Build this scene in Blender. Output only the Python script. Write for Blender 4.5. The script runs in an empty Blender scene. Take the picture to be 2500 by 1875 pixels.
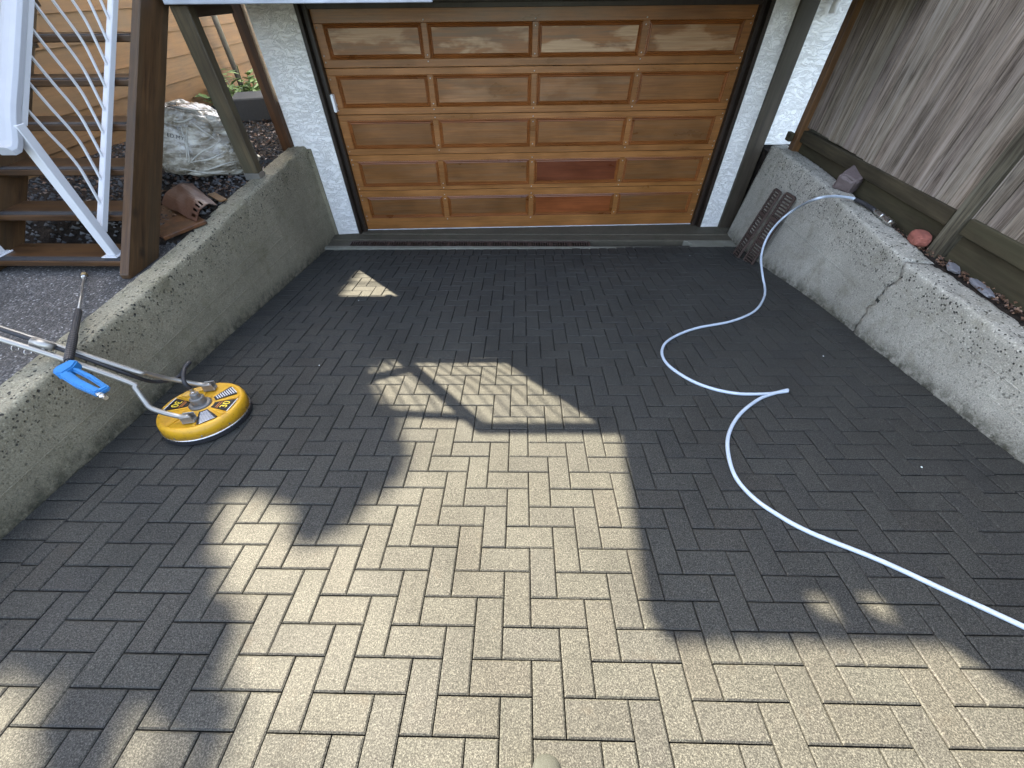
import bpy, bmesh, math, random
from mathutils import Vector, Matrix, noise
random.seed(7)
R = math.radians
S = bpy.context.scene
COL = S.collection

# ------------------------------------------------------------------ camera, sky, sun, exposure
FPX = 970.0                                    # focal length in pixels of the 2500 px wide photograph
UNIT = 0.11                                    # paver module in metres
W = Matrix(((0.999809608, 0.008429912, -0.017597863), (0.018361589, -0.711642653, 0.702301635), (-0.006603049, -0.702491047, -0.711661948)))
ML = Matrix(((0.9999663231, -0.001078246573, 0.008135721693), (0.0, -0.9913316123, -0.1313835396), (0.008206861954, 0.131379115, -0.9912982274)))
CL = Vector((-0.373227386, 6.847625137, -15.461220408))
CAM = Vector((0, 0, 1.7156635590864988))
cd = bpy.data.cameras.new('camera'); co = bpy.data.objects.new('camera', cd); COL.objects.link(co)
cd.sensor_width = 36.0; cd.lens = 36.0 * FPX / 2500.0; cd.clip_start = 0.02; cd.clip_end = 900
mw = Matrix.Identity(4)
for i in range(3):
    mw[i][0] = W[i][0]; mw[i][1] = -W[i][1]; mw[i][2] = -W[i][2]; mw[i][3] = CAM[i]
co.matrix_world = mw
S.camera = co
SUN_AZ, SUN_EL = R(42), R(45)                  # azimuth turned from the garage towards the stairs
SUN = Vector((-math.sin(SUN_AZ) * math.cos(SUN_EL), math.cos(SUN_AZ) * math.cos(SUN_EL), math.sin(SUN_EL)))
wd = bpy.data.worlds.new('World'); S.world = wd; wd.use_nodes = True
nt = wd.node_tree; sk = nt.nodes.new('ShaderNodeTexSky'); sk.sky_type = 'NISHITA'; sk.sun_disc = False
sk.sun_elevation = SUN_EL; sk.sun_rotation = -SUN_AZ
sk.dust_density = 2.5; sk.ozone_density = 0.6
hs_ = nt.nodes.new('ShaderNodeHueSaturation'); hs_.inputs['Saturation'].default_value = 0.75
nt.links.new(sk.outputs[0], hs_.inputs['Color']); nt.links.new(hs_.outputs[0], nt.nodes['Background'].inputs[0]); nt.nodes['Background'].inputs[1].default_value = 0.13
sl = bpy.data.lights.new('sun', 'SUN'); so = bpy.data.objects.new('sun', sl); COL.objects.link(so)
sl.energy = 5.0; sl.angle = R(0.53); sl.color = (1.0, 0.885, 0.675)
so.rotation_euler = SUN.to_track_quat('Z', 'Y').to_euler(); so.location = (-10, 11, 16)
S.view_settings.view_transform = 'Standard'; S.view_settings.look = 'None'; S.view_settings.gamma = 1.0
S.view_settings.exposure = 3.25
S.view_settings.use_curve_mapping = False

# ------------------------------------------------------------------ pixels to places
def lat(lx, ly, up=0.0):                        # paver grid (modules) to world
    return CAM + UNIT * (ML @ (Vector((lx, ly, 0)) - CL)) - up * Vector((ML[0][2], ML[1][2], ML[2][2]))
EX = Vector((ML[0][0], ML[1][0], ML[2][0])); EY = -Vector((ML[0][1], ML[1][1], ML[2][1])); EZ = -Vector((ML[0][2], ML[1][2], ML[2][2]))
def ray(u, v): return W @ Vector(((u - 1250) / FPX, (v - 937.5) / FPX, 1.0))
def on(u, v, axis, val):
    r = ray(u, v); return CAM + r * ((val - CAM[axis]) / r[axis])
def ground(u, v, up=0.0):
    r = ray(u, v); p0 = lat(0, 0, up); return CAM + r * (EZ.dot(p0 - CAM) / EZ.dot(r))
def gz(x, y):                                    # height of the driveway surface
    p0 = lat(0, 0); return p0.z - (EZ.x * (x - p0.x) + EZ.y * (y - p0.y)) / EZ.z
def proj(p):
    c = W.transposed() @ (p - CAM); return (1250 + FPX * c.x / c.z, 937.5 + FPX * c.y / c.z, c.z)
K = 2500 / 2212
TH = R(2.689683); FP0 = Vector((-2.059, 5.172, 0)); FU = Vector((math.cos(TH), math.sin(TH), 0)); FN = Vector((math.sin(TH), -math.cos(TH), 0))
def fac(a, b, z): return FP0 + FU * a + FN * b + Vector((0, 0, z))   # garage front: along, outwards, height
def lerp(a, b, t): return a + (b - a) * t
def interp(x, xs, ys):
    if x <= xs[0]: return ys[0]
    for i in range(1, len(xs)):
        if x <= xs[i]: return lerp(ys[i-1], ys[i], (x - xs[i-1]) / (xs[i] - xs[i-1]))
    return ys[-1]

# ------------------------------------------------------------------ materials
class NT:
    def __init__(s, name, rough=0.6, metal=0.0, spec=0.5):
        s.m = bpy.data.materials.new(name); s.m.use_nodes = True; s.t = s.m.node_tree
        s.b = s.t.nodes['Principled BSDF']; s.b.inputs['Roughness'].default_value = rough
        s.b.inputs['Metallic'].default_value = metal; s.b.inputs['Specular IOR Level'].default_value = spec
    def add(s, ty, **kw):
        n = s.t.nodes.new(ty)
        for k, v in kw.items(): setattr(n, k, v)
        return n
    def ln(s, a, b): s.t.links.new(a, b)
    def val(s, sock, v):
        if isinstance(v, (int, float)): sock.default_value = v
        elif isinstance(v, tuple): sock.default_value = v if len(v) == 4 or sock.type == 'VECTOR' else (*v, 1)
        else: s.ln(v, sock)
    def math(s, op, a, b=0.0, clamp=False):
        n = s.add('ShaderNodeMath', operation=op, use_clamp=clamp); s.val(n.inputs[0], a); s.val(n.inputs[1], b); return n.outputs[0]
    def mix(s, f, a, b, blend='MIX'):
        n = s.add('ShaderNodeMix', data_type='RGBA', blend_type=blend); s.val(n.inputs[0], f); s.val(n.inputs[6], a); s.val(n.inputs[7], b); return n.outputs[2]
    def pos(s): return s.add('ShaderNodeNewGeometry').outputs['Position']
    def obj(s): return s.add('ShaderNodeTexCoord').outputs['Object']
    def mapping(s, v, scale=(1, 1, 1), loc=None):
        n = s.add('ShaderNodeMapping'); s.ln(v, n.inputs[0]); s.val(n.inputs['Scale'], scale)
        if loc is not None: s.val(n.inputs['Location'], loc)
        return n.outputs[0]
    def noise(s, v, scale, detail=3.0, rough=0.55, dist=0.0):
        n = s.add('ShaderNodeTexNoise'); s.ln(v, n.inputs['Vector'])
        n.inputs['Scale'].default_value = scale; n.inputs['Detail'].default_value = detail; n.inputs['Roughness'].default_value = rough; n.inputs['Distortion'].default_value = dist
        return n.outputs['Fac']
    def voro(s, v, scale, feature='F1', out='Distance'):
        n = s.add('ShaderNodeTexVoronoi', feature=feature); s.ln(v, n.inputs['Vector']); n.inputs['Scale'].default_value = scale; return n.outputs[out]
    def ramp(s, f, stops):
        n = s.add('ShaderNodeValToRGB'); e = n.color_ramp.elements
        while len(e) < len(stops): e.new(0.5)
        for i, (p, c) in enumerate(stops):
            e[i].position = p; e[i].color = (c, c, c, 1) if isinstance(c, (int, float)) else (*c, 1)
        s.ln(f, n.inputs[0]); return n.outputs[0]
    def bump(s, h, strength=0.4, dist=0.004, prev=None):
        n = s.add('ShaderNodeBump'); n.inputs['Strength'].default_value = strength; n.inputs['Distance'].default_value = dist; s.val(n.inputs['Height'], h)
        if prev: s.ln(prev, n.inputs['Normal'])
        return n.outputs[0]
    def done(s, color=None, rough=None, normal=None):
        if color is not None: s.val(s.b.inputs['Base Color'], color)
        if rough is not None: s.val(s.b.inputs['Roughness'], rough)
        if normal is not None: s.ln(normal, s.b.inputs['Normal'])
        return s.m

def m_plain(name, col, rough=0.5, metal=0.0, var=0.15, scale=30, bump=0.0, bscale=200):
    n = NT(name, rough, metal); p = n.obj(); f = n.noise(p, scale, 4)
    c = n.mix(f, tuple(x * (1 - var) for x in col), tuple(min(1, x * (1 + var)) for x in col))
    r = n.math('ADD', n.math('MULTIPLY', n.noise(p, scale * 2.3, 3), 0.25), rough - 0.12)
    return n.done(c, r, n.bump(n.noise(p, bscale, 3), bump, 0.002) if bump else None)

def m_paver(name, island):
    n = NT(name, 0.7, 0, 0.10); p = n.pos()
    rnd = n.add('ShaderNodeNewGeometry').outputs['Random Per Island'] if island else n.add('ShaderNodeObjectInfo').outputs['Random']
    sp = n.noise(p, 210, 4, 0.8)
    c = n.ramp(sp, [(0.30, (0.0052, 0.0053, 0.0052)), (0.5, (0.0305, 0.0305, 0.0280)), (0.70, (0.102, 0.101, 0.090))])
    tint = n.ramp(rnd, [(0.0, (0.92, 0.92, 0.93)), (0.35, (1.0, 0.99, 0.97)), (0.7, (1.03, 1.03, 1.01)), (1.0, (0.98, 0.95, 0.92))])
    c = n.mix(1.0, c, tint, 'MULTIPLY')
    st = n.noise(p, 2.3, 5, 0.6)
    c = n.mix(1.0, c, n.ramp(st, [(0.3, 0.82), (0.5, 1.0), (0.75, 1.08)]), 'MULTIPLY')
    sm = n.noise(p, 9.0, 4, 0.6)
    c = n.mix(n.ramp(sm, [(0.62, 0.0), (0.78, 0.35)]), c, (0.036, 0.030, 0.023))
    wet = n.ramp(n.noise(p, 1.1, 3, 0.5), [(0.42, 0.66), (0.62, 0.52)])
    pits = n.ramp(n.voro(p, 55), [(0.03, 0.0), (0.075, 1.0)])
    c = n.mix(1.0, c, n.mix(n.ramp(n.noise(p, 6, 2), [(0.55, 0.0), (0.6, 0.7)]), (1, 1, 1), pits), 'MULTIPLY')
    nb = n.bump(sp, 0.55, 0.0016)
    return n.done(c, n.math('ADD', wet, n.math('MULTIPLY', sp, 0.12)), nb)

def m_concrete(name, tone=(0.32, 0.305, 0.255), pit=1.0, moss=(0.13, 0.125, 0.07), mossa=0.55):
    n = NT(name, 0.85, 0, 0.3); p = n.pos()
    big = n.noise(p, 1.7, 6, 0.6); mid = n.noise(p, 12, 5, 0.65); fine = n.noise(p, 130, 4, 0.75)
    c = n.mix(n.ramp(big, [(0.3, 0.0), (0.7, 1.0)]), tuple(x * 0.72 for x in tone), tuple(x * 1.15 for x in tone))
    c = n.mix(n.ramp(mid, [(0.35, 0.0), (0.7, 0.75)]), c, tuple(x * 0.78 for x in tone))
    c = n.mix(1.0, c, n.ramp(fine, [(0.28, 0.45), (0.5, 1.0), (0.72, 1.45)]), 'MULTIPLY')
    z = n.add('ShaderNodeSeparateXYZ'); n.ln(p, z.inputs[0]); zz = z.outputs[2]
    top = n.ramp(n.math('ADD', zz, n.math('MULTIPLY', n.math('SUBTRACT', mid, 0.5), 0.5)), [(0.02, 0.22), (0.26, 1.0)])
    pv = n.voro(p, 46); pv2 = n.voro(n.mapping(p, (1, 1, 1), (3.1, 7.7, 1.3)), 24)
    msk = n.ramp(n.noise(p, 22, 3), [(0.42, 0.0), (0.52, 1.0)])
    pits = n.math('MULTIPLY', n.math('MULTIPLY', n.math('MAXIMUM', n.ramp(pv, [(0.20, 1.0), (0.30, 0.0)]), n.ramp(pv2, [(0.15, 1.0), (0.22, 0.0)])), msk), n.math('MULTIPLY', top, pit))
    c = n.mix(pits, c, (0.028, 0.026, 0.022))
    specks = n.math('MULTIPLY', n.ramp(n.voro(n.mapping(p, (1, 1, 1), (9, 2, 5)), 42), [(0.17, 1.0), (0.26, 0.0)]), n.math('MULTIPLY', top, 0.6 * pit))
    c = n.mix(specks, c, tuple(min(0.6, x * 1.7) for x in tone))
    mo = n.ramp(n.noise(p, 4.5, 5, 0.7), [(0.52, 0.0), (0.74, mossa)])
    c = n.mix(mo, c, moss)
    base = n.add('ShaderNodeAttribute'); base.attribute_name = 'foot'
    fm = n.math('MULTIPLY', base.outputs['Fac'], n.ramp(n.noise(p, 16, 5, 0.7), [(0.38, 0.2), (0.6, 1.0)]))
    c = n.mix(fm, c, (0.035, 0.034, 0.022))
    h = n.math('SUBTRACT', n.math('MULTIPLY', fine, 0.6), n.math('MULTIPLY', pits, 1.7))
    nb = n.bump(h, 0.8, 0.006, n.bump(mid, 0.35, 0.01))
    return n.done(c, None, nb)

def m_aggregate(name):
    n = NT(name, 0.8, 0, 0.3); p = n.pos()
    cell = n.voro(p, 85, 'F1', 'Color'); d = n.voro(p, 85)
    g = n.add('ShaderNodeSeparateColor'); n.ln(cell, g.inputs[0])
    c = n.ramp(g.outputs[0], [(0.0, (0.03, 0.028, 0.027)), (0.5, (0.075, 0.07, 0.065)), (0.9, (0.14, 0.13, 0.12)), (1.0, (0.32, 0.31, 0.30))])
    c = n.mix(n.ramp(d, [(0.3, 0.0), (0.62, 0.8)]), c, (0.05, 0.046, 0.042))
    c = n.mix(1.0, c, n.ramp(n.noise(p, 2.0, 4), [(0.3, 0.7), (0.7, 1.15)]), 'MULTIPLY')
    return n.done(c, None, n.bump(n.math('SUBTRACT', 1.0, d), 0.8, 0.006))

def m_stucco(name):
    n = NT(name, 0.75, 0, 0.3); p = n.pos()
    q = n.mapping(p, (1, 1, 2.3))
    a = n.noise(q, 9, 6, 0.62, 1.2); ridge = n.math('ABSOLUTE', n.math('SUBTRACT', a, 0.5)); h = n.ramp(ridge, [(0.0, 0.0), (0.05, 0.55), (0.25, 1.0)])
    z = n.add('ShaderNodeSeparateXYZ'); n.ln(p, z.inputs[0])
    c = n.mix(n.ramp(n.noise(p, 3.2, 5, 0.6), [(0.35, 0.0), (0.75, 1.0)]), (0.88, 0.87, 0.84), (0.80, 0.785, 0.74))
    grime = n.math('MULTIPLY', n.ramp(z.outputs[2], [(0.0, 1.0), (0.5, 0.0)]), 0.0)
    dirt = n.ramp(n.noise(p, 14, 5, 0.7), [(0.60, 0.0), (0.78, 0.6)])
    c = n.mix(n.math('MULTIPLY', dirt, 0.7), c, (0.46, 0.44, 0.34))
    crack = n.ramp(ridge, [(0.0, 0.25), (0.014, 0.0)])
    c = n.mix(crack, c, (0.42, 0.41, 0.38))
    return n.done(c, None, n.bump(n.noise(p, 150, 3), 0.25, 0.003, n.bump(h, 0.75, 0.012)))

def m_wood(name, dark, light, axis, rough=0.55, gscale=1.0, grey=None, bump=0.4, usecolor=False, spec=0.4, knots=True, sheen_var=0.0, rotx=0.0):
    n = NT(name, rough, 0, spec); oi = n.add('ShaderNodeObjectInfo')
    off = n.add('ShaderNodeCombineXYZ'); r20 = n.math('MULTIPLY', oi.outputs['Random'], 23.0)
    for i in range(3): n.ln(r20, off.inputs[i])
    sc = [26.0 * gscale] * 3; sc[axis] = 1.5 * gscale
    p = n.obj()
    if rotx:
        rn = n.add('ShaderNodeVectorRotate', rotation_type='X_AXIS'); n.ln(p, rn.inputs[0]); rn.inputs['Angle'].default_value = rotx; p = rn.outputs[0]
    q = n.mapping(p, tuple(sc), off.outputs[0])
    g = n.noise(q, 1.0, 6, 0.62, 0.6); g2 = n.noise(q, 4.0, 3, 0.6)
    big = n.noise(n.mapping(p, (1, 1, 1), off.outputs[0]), 3.0, 4, 0.6)
    f = n.math('ADD', n.math('MULTIPLY', g, 0.75), n.math('MULTIPLY', g2, 0.25))
    c = n.mix(n.ramp(f, [(0.32, 0.0), (0.68, 1.0)]), dark, light)
    c = n.mix(1.0, c, n.ramp(big, [(0.3, 0.75), (0.7, 1.2)]), 'MULTIPLY')
    if knots:
        ksc = [3.2] * 3; ksc[axis] = 1.9
        kn = n.ramp(n.voro(n.mapping(p, tuple(ksc), off.outputs[0]), 1.0), [(0.035, 1.0), (0.10, 0.0)])
        c = n.mix(n.math('MULTIPLY', kn, 0.8), c, tuple(x * 0.25 for x in dark))
    if grey:
        gm = n.ramp(n.noise(n.mapping(p, tuple(x * 0.25 for x in sc), off.outputs[0]), 1.0, 5, 0.6), [(0.45, 0.0), (0.72, 0.8)])
        c = n.mix(gm, c, grey)
    if usecolor: c = n.mix(1.0, c, oi.outputs['Color'], 'MULTIPLY')
    rr = n.math('ADD', n.math('MULTIPLY', big, 0.3 + sheen_var), rough - 0.15 - sheen_var * 0.5)
    return n.done(c, rr, n.bump(f, bump, 0.003))

def m_door(name):
    n = NT(name, 0.35, 0, 0.45); oi = n.add('ShaderNodeObjectInfo'); p = n.obj()
    off = n.add('ShaderNodeCombineXYZ'); r20 = n.math('MULTIPLY', oi.outputs['Random'], 17.0)
    for i in range(3): n.ln(r20, off.inputs[i])
    q = n.mapping(p, (1.6, 30, 85), off.outputs[0])
    g = n.noise(q, 1.0, 6, 0.62, 0.5); big = n.noise(n.mapping(p, (1.4, 3, 3.4), off.outputs[0]), 1.6, 4, 0.55)
    c = n.mix(n.ramp(g, [(0.25, 0.0), (0.75, 1.0)]), (0.175, 0.068, 0.016), (0.325, 0.137, 0.037))
    c = n.mix(1.0, c, n.ramp(big, [(0.3, 0.72), (0.7, 1.18)]), 'MULTIPLY')
    c = n.mix(1.0, c, oi.outputs['Color'], 'MULTIPLY')
    amt = oi.outputs['Alpha']                                # how weathered this piece of the door is
    streak = n.noise(n.mapping(p, (1.1, 9, 30), off.outputs[0]), 1.3, 5, 0.62, 0.2)
    gmask = n.math('MULTIPLY', n.ramp(streak, [(0.46, 0.0), (0.62, 0.85)]), n.math('SUBTRACT', 1.0, amt), True)
    c = n.mix(gmask, c, (0.115, 0.082, 0.050))
    blot = n.noise(n.mapping(p, (2.0, 3, 6.5), off.outputs[0]), 1.1, 4, 0.5, 0.25)
    bm = n.math('MULTIPLY', n.ramp(blot, [(0.47, 0.0), (0.56, 1.0)]), n.math('MULTIPLY', n.math('SUBTRACT', 0.62, amt, True), 3.2, True), True)
    c = n.mix(bm, c, n.mix(n.ramp(g, [(0.35, 0.0), (0.65, 1.0)]), (0.34, 0.205, 0.105), (0.50, 0.33, 0.19)))
    rr = n.math('ADD', n.math('MULTIPLY', big, 0.35), 0.16)
    return n.done(c, rr, n.bump(g, 0.25, 0.0015))

def m_soil(name):
    n = NT(name, 0.95, 0, 0.2); p = n.pos(); a = n.noise(p, 22, 6, 0.75); b = n.noise(p, 3, 3)
    c = n.ramp(a, [(0.3, (0.008, 0.006, 0.005)), (0.55, (0.026, 0.019, 0.014)), (0.75, (0.07, 0.052, 0.04))])
    c = n.mix(1.0, c, n.ramp(b, [(0.3, 0.6), (0.7, 1.2)]), 'MULTIPLY')
    return n.done(c, None, n.bump(a, 0.9, 0.03))

def m_leaf(name, c1, c2, trans=0.25):
    n = NT(name, 0.5, 0, 0.4); r = n.add('ShaderNodeNewGeometry').outputs['Random Per Island']
    n.b.inputs['Transmission Weight'].default_value = 0.0
    return n.done(n.mix(r, c1, c2))

def m_bag(name):
    n = NT(name, 0.22, 0, 0.6); p = n.obj()
    w = n.noise(p, 4.0, 5, 0.6, 0.3); ridge = n.math('ABSOLUTE', n.math('SUBTRACT', w, 0.5))
    st = n.noise(n.mapping(p, (1.5, 4, 7)), 1.6, 6, 0.65, 0.25)
    c = n.ramp(st, [(0.3, (0.030, 0.025, 0.017)), (0.48, (0.20, 0.175, 0.13)), (0.64, (0.52, 0.50, 0.43))])
    c = n.mix(n.ramp(ridge, [(0.0, 0.30), (0.02, 0.0)]), c, (0.55, 0.54, 0.50))
    sp = n.ramp(n.voro(p, 24), [(0.05, 0.75), (0.11, 0.0)])
    c = n.mix(sp, c, (0.04, 0.035, 0.025))
    return n.done(c, None, n.bump(ridge, 0.9, 0.03, n.bump(n.noise(p, 26, 4, 0.6, 1.0), 0.6, 0.008)))

def m_yellow(name):
    n = NT(name, 0.4, 0, 0.5); p = n.obj()
    d = n.noise(p, 17, 6, 0.7); e = n.noise(p, 60, 4, 0.7)
    c = n.mix(n.ramp(d, [(0.5, 0.0), (0.72, 0.75)]), (0.52, 0.275, 0.009), (0.27, 0.135, 0.012))
    c = n.mix(n.ramp(e, [(0.60, 0.0), (0.72, 0.7)]), c, (0.10, 0.06, 0.015))
    return n.done(c, n.math('ADD', 0.3, n.math('MULTIPLY', d, 0.3)), n.bump(e, 0.15, 0.001))

MAT = {}
MAT['paver'] = m_paver('paver_concrete', False); MAT['paver_far'] = m_paver('paver_concrete_far', True)
MAT['sand'] = m_plain('joint_sand', (0.006, 0.005, 0.004), 0.95, 0, 0.5, 90, 0.5)
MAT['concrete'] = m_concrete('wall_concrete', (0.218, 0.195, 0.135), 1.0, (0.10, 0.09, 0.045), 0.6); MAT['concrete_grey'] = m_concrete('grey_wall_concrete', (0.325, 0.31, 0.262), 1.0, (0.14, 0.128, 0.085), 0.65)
MAT['apron'] = m_concrete('apron_concrete', (0.085, 0.074, 0.052), 0.6, (0.05, 0.05, 0.03), 0.8)
MAT['smooth'] = m_concrete('patch_concrete', (0.20, 0.195, 0.155), 0.4)
MAT['aggregate'] = m_aggregate('exposed_aggregate'); MAT['stucco'] = m_stucco('white_stucco')
MAT['stair'] = m_wood('stair_wood', (0.018, 0.0075, 0.0025), (0.095, 0.044, 0.015), 0, 0.38, 1.2, (0.028, 0.019, 0.012), 0.4)
MAT['stringer'] = m_wood('stringer_wood', (0.022, 0.010, 0.0035), (0.090, 0.046, 0.017), 1, 0.5, 1.1, (0.036, 0.026, 0.014), 0.4, rotx=-0.742)
MAT['post'] = m_wood('post_wood', (0.022, 0.015, 0.007), (0.090, 0.066, 0.033), 2, 0.6, 1.0, (0.055, 0.055, 0.034), 0.5)
MAT['redpost'] = m_wood('red_post_wood', (0.018, 0.007, 0.003), (0.130, 0.050, 0.015), 2, 0.45, 0.7, (0.03, 0.018, 0.01), 0.4)
MAT['cedar'] = m_wood('cedar_board', (0.085, 0.041, 0.012), (0.168, 0.087, 0.031), 1, 0.6, 0.9, (0.085, 0.055, 0.024), 0.3, knots=False)
MAT['fence'] = m_wood('weathered_fence', (0.030, 0.022, 0.015), (0.258, 0.214, 0.168), 2, 0.8, 2.9, (0.34, 0.298, 0.248), 1.0, usecolor=True, spec=0.2)
MAT['mossy'] = m_wood('mossy_timber', (0.020, 0.016, 0.009), (0.060, 0.048, 0.028), 1, 0.85, 0.8, (0.05, 0.048, 0.026), 0.7, spec=0.2)
MAT['backing_dark'] = m_wood('dark_backing', (0.022, 0.020, 0.014), (0.12, 0.112, 0.09), 2, 0.85, 2.0, (0.07, 0.07, 0.05), 0.7, spec=0.2)
MAT['cornerpost'] = m_wood('brown_post', (0.05, 0.022, 0.008), (0.17, 0.085, 0.03), 2, 0.5, 0.8, None, 0.4)
MAT['trim'] = m_wood('brown_trim', (0.014, 0.0095, 0.0065), (0.034, 0.023, 0.016), 2, 0.42, 0.6, None, 0.25, knots=False)
MAT['cornerboard'] = m_wood('corner_board', (0.028, 0.021, 0.014), (0.066, 0.052, 0.036), 2, 0.6, 0.8, (0.06, 0.055, 0.03), 0.4, knots=False)
MAT['fascia'] = m_wood('grey_fascia', (0.22, 0.235, 0.26), (0.42, 0.44, 0.48), 0, 0.6, 0.7, None, 0.3, knots=False)
MAT['darkbeam'] = m_wood('dark_beam', (0.022, 0.012, 0.006), (0.06, 0.035, 0.018), 1, 0.6, 0.8, None, 0.4)
MAT['door'] = m_door('garage_door_wood')
MAT['white'] = m_plain('white_painted_metal', (0.46, 0.465, 0.48), 0.5, 0, 0.04, 12)
MAT['handrail'] = m_plain('dimmed_handrail', (0.30, 0.305, 0.32), 0.5, 0, 0.06, 12)  # white rail paint darkened so skylight on its top doesn't burn out
MAT['plastic_white'] = m_plain('white_plastic', (0.78, 0.78, 0.77), 0.4, 0, 0.04, 12)
MAT['strip'] = m_plain('grip_strip', (0.010, 0.0105, 0.013), 0.75, 0, 0.4, 60, 0.5, 400)
MAT['iron'] = m_plain('rusty_iron', (0.058, 0.038, 0.030), 0.6, 0.25, 0.6, 40, 0.5, 150)
MAT['dark'] = m_plain('dark_gap', (0.008, 0.007, 0.006), 0.9)
MAT['seal'] = m_plain('door_seal', (0.62, 0.63, 0.62), 0.6, 0, 0.2, 8)
MAT['steel'] = m_plain('steel', (0.55, 0.54, 0.52), 0.28, 1.0, 0.12, 50)
MAT['greytube'] = m_plain('grey_tube', (0.30, 0.285, 0.255), 0.38, 0.75, 0.15, 25)
MAT['hub'] = m_plain('hub_metal', (0.16, 0.155, 0.145), 0.42, 0.5, 0.2, 60)
MAT['rubber'] = m_plain('black_rubber', (0.014, 0.014, 0.016), 0.6, 0, 0.3, 40, 0.3, 300)
MAT['hosecolor'] = m_plain('pale_blue_hose', (0.40, 0.46, 0.53), 0.45, 0, 0.14, 14)
MAT['blue'] = m_plain('blue_plastic', (0.020, 0.145, 0.36), 0.4, 0, 0.25, 35)
MAT['decal'] = m_plain('black_decal', (0.012, 0.012, 0.014), 0.3)
MAT['decal_text'] = m_plain('decal_print', (0.55, 0.55, 0.56), 0.4); MAT['yellow_text'] = m_plain('yellow_print', (0.85, 0.62, 0.04), 0.4); MAT['orange_text'] = m_plain('orange_print', (0.45, 0.16, 0.03), 0.4)
MAT['yellow'] = m_yellow('yellow_shell')
MAT['soil'] = m_soil('dark_soil'); MAT['gravel'] = m_leaf('dark_gravel', (0.012, 0.011, 0.011), (0.085, 0.082, 0.08)); MAT['litter'] = m_leaf('dry_leaf_litter', (0.03, 0.013, 0.008), (0.15, 0.085, 0.05))
MAT['leaf'] = m_leaf('tree_leaf', (0.03, 0.07, 0.02), (0.07, 0.12, 0.035)); MAT['bark'] = m_wood('bark', (0.04, 0.03, 0.02), (0.12, 0.09, 0.065), 2, 0.9, 0.8, None, 0.8)
MAT['plant'] = m_leaf('garden_leaf', (0.07, 0.13, 0.035), (0.20, 0.28, 0.10)); MAT['bag'] = m_bag('clear_plastic_bag')
MAT['fold'] = m_plain('plastic_fold', (0.40, 0.385, 0.335), 0.25, 0, 0.35, 18)
MAT['stone_purple'] = m_plain('purple_stone', (0.095, 0.072, 0.068), 0.7, 0, 0.35, 25, 0.6, 120); MAT['stone_red'] = m_plain('red_brick_stone', (0.21, 0.068, 0.048), 0.85, 0, 0.35, 30, 0.7, 160)
MAT['slate'] = m_plain('grey_slate', (0.13, 0.13, 0.14), 0.7, 0, 0.3, 25, 0.5, 120); MAT['block'] = m_plain('dark_block', (0.035, 0.036, 0.036), 0.9, 0, 0.4, 40, 0.7, 150)
MAT['brown_sheet'] = m_plain('brown_sheet', (0.085, 0.038, 0.022), 0.5, 0, 0.35, 14, 0.2, 60); MAT['boot'] = m_plain('grey_rubber_boot', (0.017, 0.019, 0.016), 0.85, 0, 0.3, 60, 0.4, 400)
MAT['roof'] = m_plain('roof_tile', (0.10, 0.075, 0.065), 0.85, 0, 0.3, 20, 0.4); MAT['grass'] = m_plain('verge', (0.06, 0.085, 0.03), 0.95, 0, 0.4, 8, 0.8, 60)
MAT['asphalt'] = m_plain('asphalt', (0.05, 0.05, 0.05), 0.9, 0, 0.3, 40, 0.6, 200); MAT['pipe'] = m_plain('grey_pipe', (0.16, 0.16, 0.155), 0.5, 0.3, 0.2, 20)
MAT['deckboard'] = m_wood('deck_board', (0.10, 0.075, 0.05), (0.22, 0.17, 0.12), 0, 0.7, 0.8, None, 0.5)

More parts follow.
